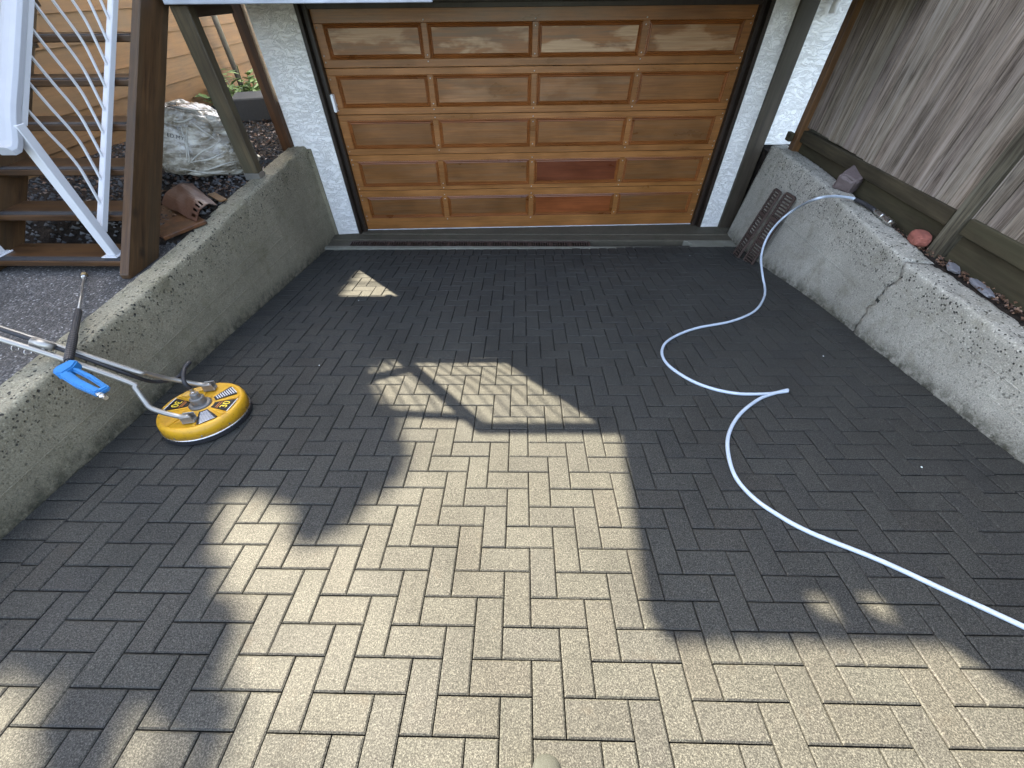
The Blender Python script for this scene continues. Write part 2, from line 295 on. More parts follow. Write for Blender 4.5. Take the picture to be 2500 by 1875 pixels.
# ------------------------------------------------------------------ mesh helpers
class MB:
    def __init__(s, T=None): s.v = []; s.f = []; s.T = T
    def add(s, vs, fs):
        k = len(s.v); s.v += [s.T(*p) if s.T else Vector(p) for p in vs]; s.f += [tuple(i + k for i in f) for f in fs]; return s
    def box(s, x0, x1, y0, y1, z0, z1):
        vs = [(x, y, z) for z in (z0, z1) for y in (y0, y1) for x in (x0, x1)]
        return s.add(vs, [(0, 2, 3, 1), (4, 5, 7, 6), (0, 1, 5, 4), (2, 6, 7, 3), (0, 4, 6, 2), (1, 3, 7, 5)])
    def obox(s, c, ax, ay, az):                       # centre and three half-axis vectors
        c = Vector(c); vs = [c + ax * i + ay * j + az * k for k in (-1, 1) for j in (-1, 1) for i in (-1, 1)]
        return s.add(vs, [(0, 2, 3, 1), (4, 5, 7, 6), (0, 1, 5, 4), (2, 6, 7, 3), (0, 4, 6, 2), (1, 3, 7, 5)])
    def bar(s, p, q, w, h, up=Vector((0, 0, 1))):
        p = Vector(p); q = Vector(q); d = (q - p) / 2; x = d.normalized(); a = x.cross(up).normalized(); b = a.cross(x)
        return s.obox((p + q) / 2, d, a * w / 2, b * h / 2)
    def prism(s, poly, lo, hi, plane):                # polygon extruded along the third axis
        n = len(poly); f = {'yz': lambda a, b, c: (c, a, b), 'xz': lambda a, b, c: (a, c, b), 'xy': lambda a, b, c: (a, b, c)}[plane]
        vs = [f(a, b, lo) for a, b in poly] + [f(a, b, hi) for a, b in poly]
        return s.add(vs, [tuple(range(n))[::-1], tuple(range(n, 2 * n))] + [(i, (i + 1) % n, n + (i + 1) % n, n + i) for i in range(n)])
    def tube(s, path, r, n=8, caps=True):
        path = [Vector(p) for p in path]; rs = r if isinstance(r, (list, tuple)) else [r] * len(path)
        k = len(s.v); up = None; out = []
        for i, p in enumerate(path):
            d = (path[min(i + 1, len(path) - 1)] - path[max(i - 1, 0)]).normalized()
            if up is None: up = d.orthogonal().normalized()
            a = (up - d * up.dot(d)).normalized(); b = d.cross(a); up = a
            for j in range(n):
                t = 2 * math.pi * j / n; out.append(p + (a * math.cos(t) + b * math.sin(t)) * rs[i])
        fs = [(i * n + j, i * n + (j + 1) % n, (i + 1) * n + (j + 1) % n, (i + 1) * n + j) for i in range(len(path) - 1) for j in range(n)]
        if caps: fs += [tuple(range(n))[::-1], tuple(range((len(path) - 1) * n, len(path) * n))]
        return s.add(out, fs)
    def lathe(s, prof, n=40, c=(0, 0, 0), a0=0.0, a1=2 * math.pi, ax=None):
        full = abs(a1 - a0 - 2 * math.pi) < 1e-6; m = n if full else n + 1; c = Vector(c)
        X, Y, Z = ax or (Vector((1, 0, 0)), Vector((0, 1, 0)), Vector((0, 0, 1)))
        vs = []
        for r, z in prof:
            for j in range(m):
                t = a0 + (a1 - a0) * j / n; vs.append(c + X * r * math.cos(t) + Y * r * math.sin(t) + Z * z)
        fs = [(i * m + j, i * m + (j + 1) % m, (i + 1) * m + (j + 1) % m, (i + 1) * m + j) for i in range(len(prof) - 1) for j in range(n)]
        if full:
            if prof[0][0] > 1e-6: fs.append(tuple(range(m))[::-1])
            if prof[-1][0] > 1e-6: fs.append(tuple(range((len(prof) - 1) * m, len(prof) * m)))
        return s.add(vs, fs)
    def mesh(s, name, bevel=0.0, smooth=False, seg=1):
        me = bpy.data.meshes.new(name); me.from_pydata([tuple(v) for v in s.v], [], s.f)
        bm = bmesh.new(); bm.from_mesh(me)
        bmesh.ops.recalc_face_normals(bm, faces=bm.faces)
        if bevel: bmesh.ops.bevel(bm, geom=list(bm.edges), offset=bevel, segments=seg, affect='EDGES', clamp_overlap=True)
        bm.to_mesh(me); bm.free()
        if smooth:
            for p in me.polygons: p.use_smooth = True
        return me
    def build(s, name, m, parent=None, bevel=0.0, smooth=False, seg=1): return link(name, s.mesh(name, bevel, smooth, seg), m, parent)
def link(name, me, m, parent=None):
    if m is not None and not me.materials: me.materials.append(MAT[m] if isinstance(m, str) else m)
    o = bpy.data.objects.new(name, me); COL.objects.link(o)
    if parent: attach(o, parent)
    return o
def world_of(o): return (world_of(o.parent) @ o.matrix_parent_inverse if o.parent else Matrix.Identity(4)) @ o.matrix_basis
def attach(o, parent): o.parent = parent; o.matrix_parent_inverse = world_of(parent).inverted()
def tag(o, label, cat, group=None, kind=None):
    if label: o['label'] = label
    if cat: o['category'] = cat
    if group: o['group'] = group
    if kind: o['kind'] = kind
    return o
def thing(name, label, cat, loc, group=None):
    o = bpy.data.objects.new(name, None); COL.objects.link(o); o.location = loc; o.empty_display_size = 0.1
    return tag(o, label, cat, group)
def struct(o): o['kind'] = 'structure'; return o
def smooth_path(pts, n=8):
    P = [Vector(p) for p in pts]; out = []
    for i in range(len(P) - 1):
        a, b, c, d = P[max(i - 1, 0)], P[i], P[i + 1], P[min(i + 2, len(P) - 1)]
        for k in range(n):
            t = k / n; out.append(0.5 * (2 * b + (c - a) * t + (2 * a - 5 * b + 4 * c - d) * t * t + (3 * b - a - 3 * c + d) * t ** 3))
    return out + [P[-1]]
def vn(p, s, seed=0.0): return noise.noise(Vector((p[0] * s + seed, p[1] * s - seed * 1.7, p[2] * s + seed * 0.6)))

# ------------------------------------------------------------------ ground
struct(MB().add([(-400, -400, -1.6), (400, -400, -1.6), (400, 400, -1.6), (-400, 400, -1.6)], [(0, 1, 2, 3)]).build('ground', 'grass'))
struct(MB().box(-60, 60, -9, -2.75, -1.5, 0.352).build('road', 'asphalt'))
struct(MB().box(-14, -2.62, -2.74, 2.93, -1.4, 0.275).build('concrete_pad', 'aggregate'))
struct(MB().box(2.86, 30, -2.74, 14, -1.4, 0.315).build('soil_strip', 'soil'))
def terrain(name, x0, x1, y0, y1, z, st, m, amp):
    b = MB(); nx = int((x1 - x0) / st); ny = int((y1 - y0) / st); vs = []
    for j in range(ny + 1):
        for i in range(nx + 1):
            x = lerp(x0, x1, i / nx); y = lerp(y0, y1, j / ny); vs.append((x, y, z(x, y) + amp * vn((x, y, 0), 4) + amp * 0.6 * vn((x, y, 3), 13)))
    return b.add(vs, [(j * (nx + 1) + i, j * (nx + 1) + i + 1, (j + 1) * (nx + 1) + i + 1, (j + 1) * (nx + 1) + i) for j in range(ny) for i in range(nx)]).build(name, m, None, 0, True)
YZ = lambda x, y: min(interp(x, [-5.0, -2.64], [0.44, 0.335]), interp(y, [2.90, 3.2], [0.245, 0.46]))
struct(terrain('garden_bed', -9.0, -2.6, 2.9, 10.5, YZ, 0.07, 'soil', 0.02))

# ------------------------------------------------------------------ driveway of herringbone pavers
XL, XR, YH, YE, YN = -20.75, 22.5, -36.1, -38.35, 9.6
dr = MB(lambda x, y, z: lat(x, y, z)).add([(-24, -39.5, -0.03), (26, -39.5, -0.03), (26, 34, -0.03), (-24, 34, -0.03)], [(0, 1, 2, 3)]).build('driveway', 'sand')
struct(dr)
rects = []
for k in range(-60, 60):
    for m in range(-20, 21):
        rects.append((-k + 4 * m, 2 - k + 4 * m, k, k + 1)); rects.append((2 - k + 4 * m, 3 - k + 4 * m, k, k + 2))
cells = []
for x0, x1, y0, y1 in rects:
    a, b, c, d = max(x0, XL), min(x1, XR), max(y0, YH), min(y1, YN)
    if b - a > 0.18 and d - c > 0.18: cells.append((a, b, c, d))
y = YH
while y < YN:
    cells.append((XL - 2, XL, y, y + 1)); cells.append((XR, XR + 2.1, y, y + 1)); y += 1
x = -22.75
while x < 24.5: cells.append((x, min(x + 1, 24.6), YE, YH)); x += 1
GAP = 0.038
def paver_local(w, h):                            # top centre at the origin, chamfered top edge
    a, b, t, c = w / 2, h / 2, 0.06, 0.0042
    vs = [(-a, -b, -t), (a, -b, -t), (a, b, -t), (-a, b, -t), (-a, -b, -c), (a, -b, -c), (a, b, -c), (-a, b, -c),
          (-a + c * 1.3, -b + c * 1.3, 0), (a - c * 1.3, -b + c * 1.3, 0), (a - c * 1.3, b - c * 1.3, 0), (-a + c * 1.3, b - c * 1.3, 0)]
    fs = [(8, 9, 10, 11)] + [(i, (i + 1) % 4, 4 + (i + 1) % 4, 4 + i) for i in range(4)] + [(4 + i, 4 + (i + 1) % 4, 8 + (i + 1) % 4, 8 + i) for i in range(4)]
    return vs, fs
def frame(cx, cy):
    jit = lambda s: random.uniform(-s, s)
    m = Matrix.Identity(3); m.col[0] = EX; m.col[1] = EY; m.col[2] = EZ
    q = m.to_4x4() @ Matrix.Rotation(jit(0.006), 4, 'X') @ Matrix.Rotation(jit(0.006), 4, 'Y') @ Matrix.Rotation(jit(0.004), 4, 'Z')
    q.translation = lat(cx, cy, jit(0.0018)); return q
scored = []
for c in cells:
    pts = [proj(lat(px, py)) for px, py in ((c[0], c[2]), (c[1], c[2]), (c[1], c[3]), (c[0], c[3]))]
    ok = all(p[2] > 0.05 for p in pts); ar = 0.0
    if ok:
        mx = sum(p[0] for p in pts) / 4; my = sum(p[1] for p in pts) / 4
        if -40 < mx < 2540 and -40 < my < 1920:
            ar = abs(sum(pts[i][0] * pts[(i + 1) % 4][1] - pts[(i + 1) % 4][0] * pts[i][1] for i in range(4))) / 2
    scored.append((ar, c))
scored.sort(key=lambda t: -t[0])
pm = {}; rest = MB()
for i, (ar, c) in enumerate(scored):
    w = round((c[1] - c[0] - GAP) * UNIT, 4); h = round((c[3] - c[2] - GAP) * UNIT, 4); fr = frame((c[0] + c[1]) / 2, (c[2] + c[3]) / 2)
    vs, fs = paver_local(w, h)
    if i < 300:
        if (w, h) not in pm:
            pm[(w, h)] = MB().add(vs, fs).mesh('paver')
        o = link('paver', pm[(w, h)], 'paver'); o.matrix_world = fr; o.parent = dr
    else: rest.add([fr @ Vector(v) for v in vs], fs)
ro = rest.build('far_pavers', 'paver_far', dr); ro['kind'] = 'stuff'

# ------------------------------------------------------------------ apron, drain channel and grates
ZA = -0.612
ap = MB().box(-2.46, 2.80, 4.655, 4.725, -0.9, ZA).build('garage_apron', 'smooth', None, 0.008); struct(ap)
MB().box(-2.46, 2.80, 4.90, 5.06, -0.9, ZA - 0.006).build('concrete_step', 'apron', ap, 0.012)
MB().box(-2.60, 2.80, 5.055, 5.9, -0.9, ZA + 0.002).build('slab_edge', 'apron', ap, 0.01)
MB().box(-2.2, 2.12, 4.72, 4.905, -0.9, ZA - 0.085).build('channel_floor', 'apron', ap)
MB().box(-2.46, -2.17, 4.722, 4.903, -0.9, ZA - 0.014).build('concrete_fill', 'apron', ap, 0.01)
MB().prism([(2.10, 4.722), (2.16, 4.80), (2.08, 4.903), (2.80, 4.903), (2.80, 4.722)], -0.9, ZA - 0.003, 'xy').build('concrete_patch', 'smooth', ap, 0.006)
GL, GW, GT = 0.74, 0.145, 0.024
def grate_meshes():
    rim = MB()
    for sgn in (-1, 1): rim.box(-GL / 2, GL / 2, sgn * GW / 2 - 0.009, sgn * GW / 2 + 0.009, -GT, 0.0)
    for sgn in (-1, 1): rim.box(sgn * GL / 2 - 0.012, sgn * GL / 2 + 0.012, -GW / 2 + 0.0095, GW / 2 - 0.0095, -GT, -0.001)
    return rim.mesh('rim', 0.002), MB().box(-0.006, 0.006, -GW / 2 + 0.008, GW / 2 - 0.008, -GT + 0.003, -0.002).mesh('bar', 0.0015), MB().box(-0.018, 0.018, -GW / 2 + 0.008, GW / 2 - 0.008, -GT + 0.001, -0.0015).mesh('bridge', 0.002)
GM = grate_meshes()
for me in GM: me.materials.append(MAT['iron'])
def grate(label, mat4, group):
    t = thing('drain_grate', label, 'grate', mat4.translation, group); t.matrix_basis = mat4
    def child(nm, me, x):
        o = link(nm, me, None); o.parent = t; o.location = (x, 0, 0)
    child('rim', GM[0], 0); n = 24
    for i in range(1, n):
        child('bridge' if i % 8 == 0 else 'bar', GM[2] if i % 8 == 0 else GM[1], -GL / 2 + GL * i / n)
    return t
gl = ['slotted iron drain grate set in the channel nearest the left wall', 'second slotted drain grate from the left in the channel', 'third slotted drain grate from the left in the channel', 'rightmost slotted grate still lying in the drain channel']
for i in range(4):
    grate(gl[i], Matrix.Translation((-1.80 + i * (GL + 0.028), 4.812 + random.uniform(-0.004, 0.004), ZA - 0.012)), 'grates in the drain channel')
def lean(base, top, ylen, roll):
    x = (Vector(top) - Vector(base)).normalized(); zax = (Vector((-1, 0.0, 0.25)) + Vector((0, -roll, 0))); zax = (zax - x * zax.dot(x)).normalized(); yax = zax.cross(x)
    m = Matrix.Identity(4)
    for i in range(3): m[i][0] = x[i]; m[i][1] = yax[i]; m[i][2] = zax[i]
    m.translation = Vector(base) + x * GL * 0.51; return m
grate('rusty iron grate leaning on the right wall, the one nearer the garage', lean((2.52, 4.40, -0.575), (2.71, 4.44, 0.20), 0.1, -0.12), 'grates leaning on the wall')
grate('rusty iron grate leaning on the right wall, the one nearer the hose', lean((2.565, 4.19, -0.55), (2.72, 4.22, 0.22), 0.1, 0.15), 'grates leaning on the wall')

# ------------------------------------------------------------------ retaining walls
def wall(root, name, ys, xi_b, xi_t, thick, ztop, zb, m, seed, rough=0.010, flip=1):
    b = MB(); rows = []
    for y in ys:
        z0, zt, xb, xt = zb(y), ztop(y), xi_b(y), xi_t(y); pr = []
        nseg = 22
        for i in range(nseg + 1):
            t = i / nseg; pr.append((lerp(xb, xt, t), lerp(z0, zt - 0.018, t), 0.35 + 0.65 * t ** 4))
        pr += [(xt - flip * -0.007, zt - 0.006, 1.0), (xt + flip * 0.018, zt, 1.0)]
        for i in range(1, 7): pr.append((xt + flip * lerp(0.018, thick - 0.015, i / 6), zt, 0.8))
        pr += [(xt + flip * thick, zt - 0.02, 1.0), (xt + flip * thick, zt - 0.25, 0.3), (xt + flip * thick, z0, 0.2)]
        row = []
        for x, z, a in pr:
            p = Vector((x, y, z)); d = vn(p, 9, seed) * 0.9 + vn(p, 28, seed) * 0.8 + vn(p, 60, seed) * 0.45
            low = max(0, 1 - abs(z - z0) / 0.12) * vn(p, 14, seed + 5) * 0.016
            row.append((x - flip * (d * rough * a * 0.45 + low), y, z + d * rough * a * (0.8 if z > zt - 0.03 else 0.1)))
        rows.append(row)
    n = len(rows[0]); vs = [p for r in rows for p in r]
    fs = [(j * n + i, j * n + i + 1, (j + 1) * n + i + 1, (j + 1) * n + i) for j in range(len(rows) - 1) for i in range(n - 1)]
    fs += [tuple(range(n)), tuple(range((len(rows) - 1) * n, len(rows) * n))]
    o = b.add(vs, fs).build(name, m, root, 0, True)
    at = o.data.attributes.new('foot', 'FLOAT', 'POINT')            # distance from the ground line, for the dirt splashed up along it
    for i, v in enumerate(o.data.vertices): at.data[i].value = max(0.0, min(1.0, 1.0 - (v.co.z - gz(v.co.x, v.co.y)) / 0.13))
    return o
def frange(a, b, st):
    n = max(1, int(round((b - a) / st))); return [lerp(a, b, i / n) for i in range(n + 1)]
wl = thing('retaining_wall', 'weathered concrete retaining wall along the left side beside the wooden stairs', 'wall', (-2.54, 2, -0.2), 'concrete retaining walls')
ztl = lambda y: interp(y, [1.0, 2.7, 3.7, 5.0], [0.292, 0.31, 0.37, 0.412])
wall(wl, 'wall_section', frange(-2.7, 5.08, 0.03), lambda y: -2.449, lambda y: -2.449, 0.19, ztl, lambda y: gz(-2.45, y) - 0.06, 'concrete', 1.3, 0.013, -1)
for (ya, za), (yb, zb_) in [((5.05, -0.06), (3.1, -0.005)), ((3.9, -0.12), (0.2, 0.05)), ((5.05, -0.33), (1.3, -0.10))]:
    MB().bar((-2.449, ya, za), (-2.449, yb, zb_), 0.007, 0.006).build('form_line', 'concrete', wl)
MB(fac).box(-0.43, -0.348, 0.0, 0.10, -0.66, 0.385).build('pilaster', 'concrete', wl, 0.006)
wr = thing('retaining_wall', 'cracked concrete retaining wall along the right side below the grey fence', 'wall', (2.8, 2, -0.2), 'concrete retaining walls')
xrb = lambda y: interp(y, [1.0, 3.2, 4.1, 4.8], [2.757, 2.755, 2.68, 2.69]); xrt = lambda y: interp(y, [1.0, 1.9, 2.6, 3.1, 3.6, 4.25, 5.1], [2.735, 2.715, 2.70, 2.715, 2.745, 2.80, 2.815])
ztr = lambda y: interp(y, [1.5, 2.7, 3.1, 3.6, 4.1, 5.0], [0.318, 0.325, 0.354, 0.372, 0.395, 0.408])
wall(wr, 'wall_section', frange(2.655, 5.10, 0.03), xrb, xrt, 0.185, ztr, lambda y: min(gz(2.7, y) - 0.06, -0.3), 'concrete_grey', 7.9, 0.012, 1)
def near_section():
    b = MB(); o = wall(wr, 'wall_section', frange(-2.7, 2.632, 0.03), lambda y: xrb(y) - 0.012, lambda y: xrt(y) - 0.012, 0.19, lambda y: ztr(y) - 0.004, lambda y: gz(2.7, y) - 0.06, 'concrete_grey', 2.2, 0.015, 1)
    me = o.data                                            # slant the joint so that it reads as the diagonal crack
    return o
def slant(o):
    for v in o.data.vertices:
        f = max(0.0, 1 - abs(v.co.y - 2.643) / 0.9)
        v.co.y += f * (-0.10 * (v.co.z + 0.1) + 0.05 * vn((v.co.z, 0, 0), 7, 3.0) + 0.03 * vn((v.co.z, 0, 0), 22, 1.0) - 0.30 * max(0.0, v.co.x - 2.72))
for o in [c for c in wr.children]: slant(o)
slant(near_section())
for (ya, za), (yb, zb_) in [((4.2, -0.06), (1.0, 0.02)), ((3.0, 0.12), (0.8, 0.14))]:
    b = MB(); pts = []
    for i in range(13):
        y = lerp(ya, yb, i / 12); z = lerp(za, zb_, i / 12); t = (z - gz(2.7, y)) / (ztr(y) - gz(2.7, y))
        pts.append((lerp(xrb(y), xrt(y), t) - (0.013 if y < 2.5 else 0.001), y, z))
    b.tube(pts, 0.004, 5).build('form_line', 'concrete_grey', wr)

# ------------------------------------------------------------------ house front
hs = thing('house', 'white stucco house front with dark brown trim around the garage door', 'house', fac(2.2, 0, ZA))
FB = 0.10
MB(fac).prism([(-0.524, 0.387), (-0.346, 0.387), (-0.346, -0.66), (-0.073, -0.66), (-0.073, 2.0), (-0.524, 2.0)], -0.25, FB, 'xz').build('stucco_wall', 'stucco', hs, 0.006)
# prism() above extrudes along b because the polygon is given in (a, z)
MB(fac).prism([(4.465, -0.66), (4.71, -0.66), (4.71, 2.0), (4.465, 2.0)], -0.25, FB, 'xz').build('stucco_wall', 'stucco', hs, 0.004)
MB(fac).prism([(4.86, 0.352), (5.4, 0.352), (5.4, 2.0), (4.86, 2.0)], -0.25, FB - 0.012, 'xz').build('stucco_wall', 'stucco', hs, 0.004)
MB(fac).box(4.700, 4.880, -0.05, FB + 0.035, -0.655, 2.0).build('corner_board', 'cornerboard', hs, 0.004)
MB(fac).box(4.880, 5.4, -0.3, FB - 0.06, -0.7, 0.35).build('dark_recess', 'dark', hs)  # solid block; the recess's darkness is put into its near-black colour
for a0, a1, b1, z0 in ((-0.073, -0.035, FB + 0.012, -0.63), (-0.035, -0.012, 0.035, -0.612), (-0.012, 0.022, 0.062, -0.622)):
    MB(fac).box(a0 + 0.0005, a1 - 0.0005, -0.06, b1, z0, 1.70).build('door_trim', 'trim', hs, 0.003)
for a0, a1, b1, z0 in ((4.425, 4.465, FB + 0.012, -0.655), (4.402, 4.425, 0.035, -0.63), (4.368, 4.402, 0.062, -0.64)):
    MB(fac).box(a0 + 0.0005, a1 - 0.0005, -0.06, b1, z0, 1.70).build('door_trim', 'trim', hs, 0.003)
MB(fac).box(0.0225, 4.3675, -0.06, 0.055, 1.545, 1.585).build('door_header', 'trim', hs, 0.003)
MB(fac).box(-0.073, 4.465, -0.2, FB - 0.02, 1.586, 2.0).build('lintel', 'trim', hs, 0.003)
MB(fac).box(-0.50, 5.6, -4.5, -0.26, -1.0, 2.0).build('garage_body', 'stucco', hs)

# ------------------------------------------------------------------ garage door
gd = thing('garage_door', 'closed brown wooden sectional garage door with twenty framed panels', 'garage door', fac(2.195, 0, ZA))
SEC = [1.556, 1.096, 0.687, 0.286, -0.114, -0.604]; PZ = [(1.165, 1.440), (0.752, 1.035), (0.350, 0.632), (-0.069, 0.216), (-0.458, -0.194)]
DW = 4.39; MU = [0.112] ; cols = [(0.112, 1.0675), (1.1275, 2.165), (2.225, 3.2625), (3.3225, 4.278)]
def dpiece(nm, a0, a1, z0, z1, b, colr):
    o = MB(fac).box(a0, a1, -0.035, b, z0, z1).build(nm, 'door', gd, 0.003); o.color = colr; return o
def tone(s=1.0, w=0.95, r=(1, 1, 1)):
    j = random.uniform(0.88, 1.1) * s; return (r[0] * j, r[1] * j, r[2] * j, w)
for i in range(5):
    zt, zb_ = SEC[i], SEC[i + 1]; p0, p1 = PZ[i]; gr = 0.80 if i == 0 else 0.9
    dpiece('rail', 0.023, DW - 0.023, p1, zt - 0.002, 0.0, tone(1.05, 0.72 if i == 0 else 0.88)); dpiece('rail', 0.023, DW - 0.023, zb_ + 0.0025, p0, 0.0, tone(1.02, 0.85))
    st = [(0.023, cols[0][0])] + [(cols[j][1], cols[j + 1][0]) for j in range(3)] + [(cols[3][1], DW - 0.023)]
    for a0, a1 in st: dpiece('stile', a0, a1, p0 + 0.0005, p1 - 0.0005, 0.001, tone(1.0, 0.85))
    for j, (a0, a1) in enumerate(cols):
        w = {0: [0.42, 0.34, 0.30, 0.42], 1: [0.85, 0.56, 0.58, 0.8], 2: [0.75, 0.7, 0.62, 0.66], 3: [0.62, 0.62, 1.0, 0.62], 4: [0.62, 0.62, 1.0, 0.62]}[i][j]
        col = (1.0, 1.0, 1.0)
        if (i, j) == (3, 2): col = (0.55, 0.33, 0.36)
        if (i, j) == (4, 2): col = (0.88, 0.58, 0.52)
        ring = [(0.0, -0.001), (0.010, 0.005), (0.022, -0.008), (0.030, -0.004), (0.038, -0.015)]
        mo = MB(fac); vs = []; fs = []
        for q, (ins, b) in enumerate(ring): vs += [(a0 + ins, b, p0 + ins), (a1 - ins, b, p0 + ins), (a1 - ins, b, p1 - ins), (a0 + ins, b, p1 - ins)]
        for q in range(len(ring) - 1): fs += [(q * 4 + e, q * 4 + (e + 1) % 4, (q + 1) * 4 + (e + 1) % 4, (q + 1) * 4 + e) for e in range(4)]
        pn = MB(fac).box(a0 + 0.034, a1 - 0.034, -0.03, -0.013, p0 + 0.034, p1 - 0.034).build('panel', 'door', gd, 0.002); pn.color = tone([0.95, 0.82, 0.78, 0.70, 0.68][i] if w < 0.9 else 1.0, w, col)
        mm = mo.add(vs, fs).build('moulding', 'door', pn); mm.color = (0.80, 0.64, 0.56, 0.95)
        if (i, j) == (3, 2): pn['label'] = 'dark reddish brown replacement panel'
        if (i, j) == (4, 2): pn['label'] = 'orange red replacement panel'
bm_bolt = MB().lathe([(0.0075, 0), (0.0065, 0.003), (0.003, 0.0048), (0.0005, 0.005)], 8, (0, 0, 0), ax=(FU, Vector((0, 0, 1)), FN)).mesh('bolt', 0, True); bm_bolt.materials.append(MAT['steel'])
for i in range(5):
    p0, p1 = PZ[i]
    for a in (0.05, 1.0975, 2.195, 3.2925, 4.34):
        for z in (p1 + 0.022, p0 - 0.022, p1 - 0.03, p0 + 0.03):
            if random.random() < 0.8:
                o = link('bolt', bm_bolt, None); o.location = fac(a, 0.001, z); attach(o, gd)
MB(fac).box(0.02, DW - 0.02, -0.03, 0.004, -0.613, -0.6045).build('bottom_seal', 'seal', gd, 0.002)
cv = tag(MB(fac).box(0.0225, 0.050, 0.002, 0.07, 0.725, 0.885).build('plastic_cover', 'plastic_white', None, 0.006, False, 2), 'small white plastic cover on the left jamb of the garage door', 'cover')
t = thing('vent_pipe', 'short white plastic pipe end on the stucco above the fence corner', 'pipe', fac(5.025, FB + 0.05, 1.48))
pts = [fac(5.025, FB + 0.05, 1.48), fac(5.025, FB + 0.05, 1.70)]
MB().tube(pts, 0.032, 16).build('pipe', 'plastic_white', t, 0, True); MB().tube([fac(5.025, FB + 0.05, 1.565), fac(5.025, FB + 0.05, 1.61)], 0.038, 16).build('collar', 'plastic_white', t, 0, True)

# ------------------------------------------------------------------ deck, posts, railings
dk = thing('deck', 'raised deck with grey fascia board above the garage door', 'deck', (-1.0, 4.6, 1.6))
MB().box(-2.655, -0.66, 4.025, 4.065, 1.612, 1.85).build('fascia', 'fascia', dk, 0.004)
MB().box(-0.658, 3.35, 4.030, 4.065, 1.668, 1.85).build('fascia', 'darkbeam', dk, 0.004)
for i in range(9): MB().box(-2.66, 3.35, 4.02 + i * 0.145, 4.157 + i * 0.145, 2.02, 2.06).build('deck_board', 'deckboard', dk, 0.003)
MB().box(-2.66, 3.35, 4.066, 5.3, 1.86, 2.015).build('joist_layer', 'darkbeam', dk)
for x in (-2.62, -1.9, -1.2, -0.5, 0.2, 0.9, 1.6, 2.3, 3.0): MB().box(x, x + 0.045, 4.067, 5.05, 1.69, 1.858).build('joist', 'darkbeam', dk, 0.003)
MB().box(-3.80, -2.66, 4.42, 5.12, 1.93, 2.06).build('landing', 'deckboard', dk, 0.004)
MB().box(-2.662, -2.60, 4.19, 4.86, 1.53, 1.605).build('side_beam', 'darkbeam', dk, 0.004)
MB().box(-2.66, -2.615, 4.07, 4.86, 1.607, 1.855).build('side_joist', 'darkbeam', dk, 0.004)
def post(name, label, x0, x1, y0, y1, z0, z1, m, foot=None):
    t = thing(name, label, 'post', ((x0 + x1) / 2, (y0 + y1) / 2, z0)); MB().box(x0, x1, y0, y1, z0 + (0.055 if foot else 0), z1).build('shaft', m, t, 0.006)
    if foot: MB().box(x0 - 0.004, x1 + 0.004, y0 - 0.004, y1 + 0.004, z0, z0 + 0.06).build('metal_base', 'greytube', t, 0.002)
post('deck_post', 'greenish brown timber deck post standing on the left retaining wall', -2.665, -2.53, 4.085, 4.185, 0.372, 1.61, 'post', True)
post('deck_post', 'dark reddish brown timber post beside the white stucco corner', -2.705, -2.596, 5.005, 5.115, 0.375, 1.858, 'redpost')
BAL = [(0.0, 0.0), (0.015, 0.086), (0.027, 0.159), (0.039, 0.25), (0.031, 0.333), (0.010, 0.42), (-0.004, 0.482), (-0.016, 0.542), (-0.028, 0.60)]
def sbar(b, fn, h, rad=0.0085):                                   # one wavy baluster; fn maps (along, up) to a place
    k = h / 0.6; path = smooth_path([fn(a * (0.7 + 0.3 * k), z * k) for a, z in BAL], 3); b.tube(path, rad, 4); return b
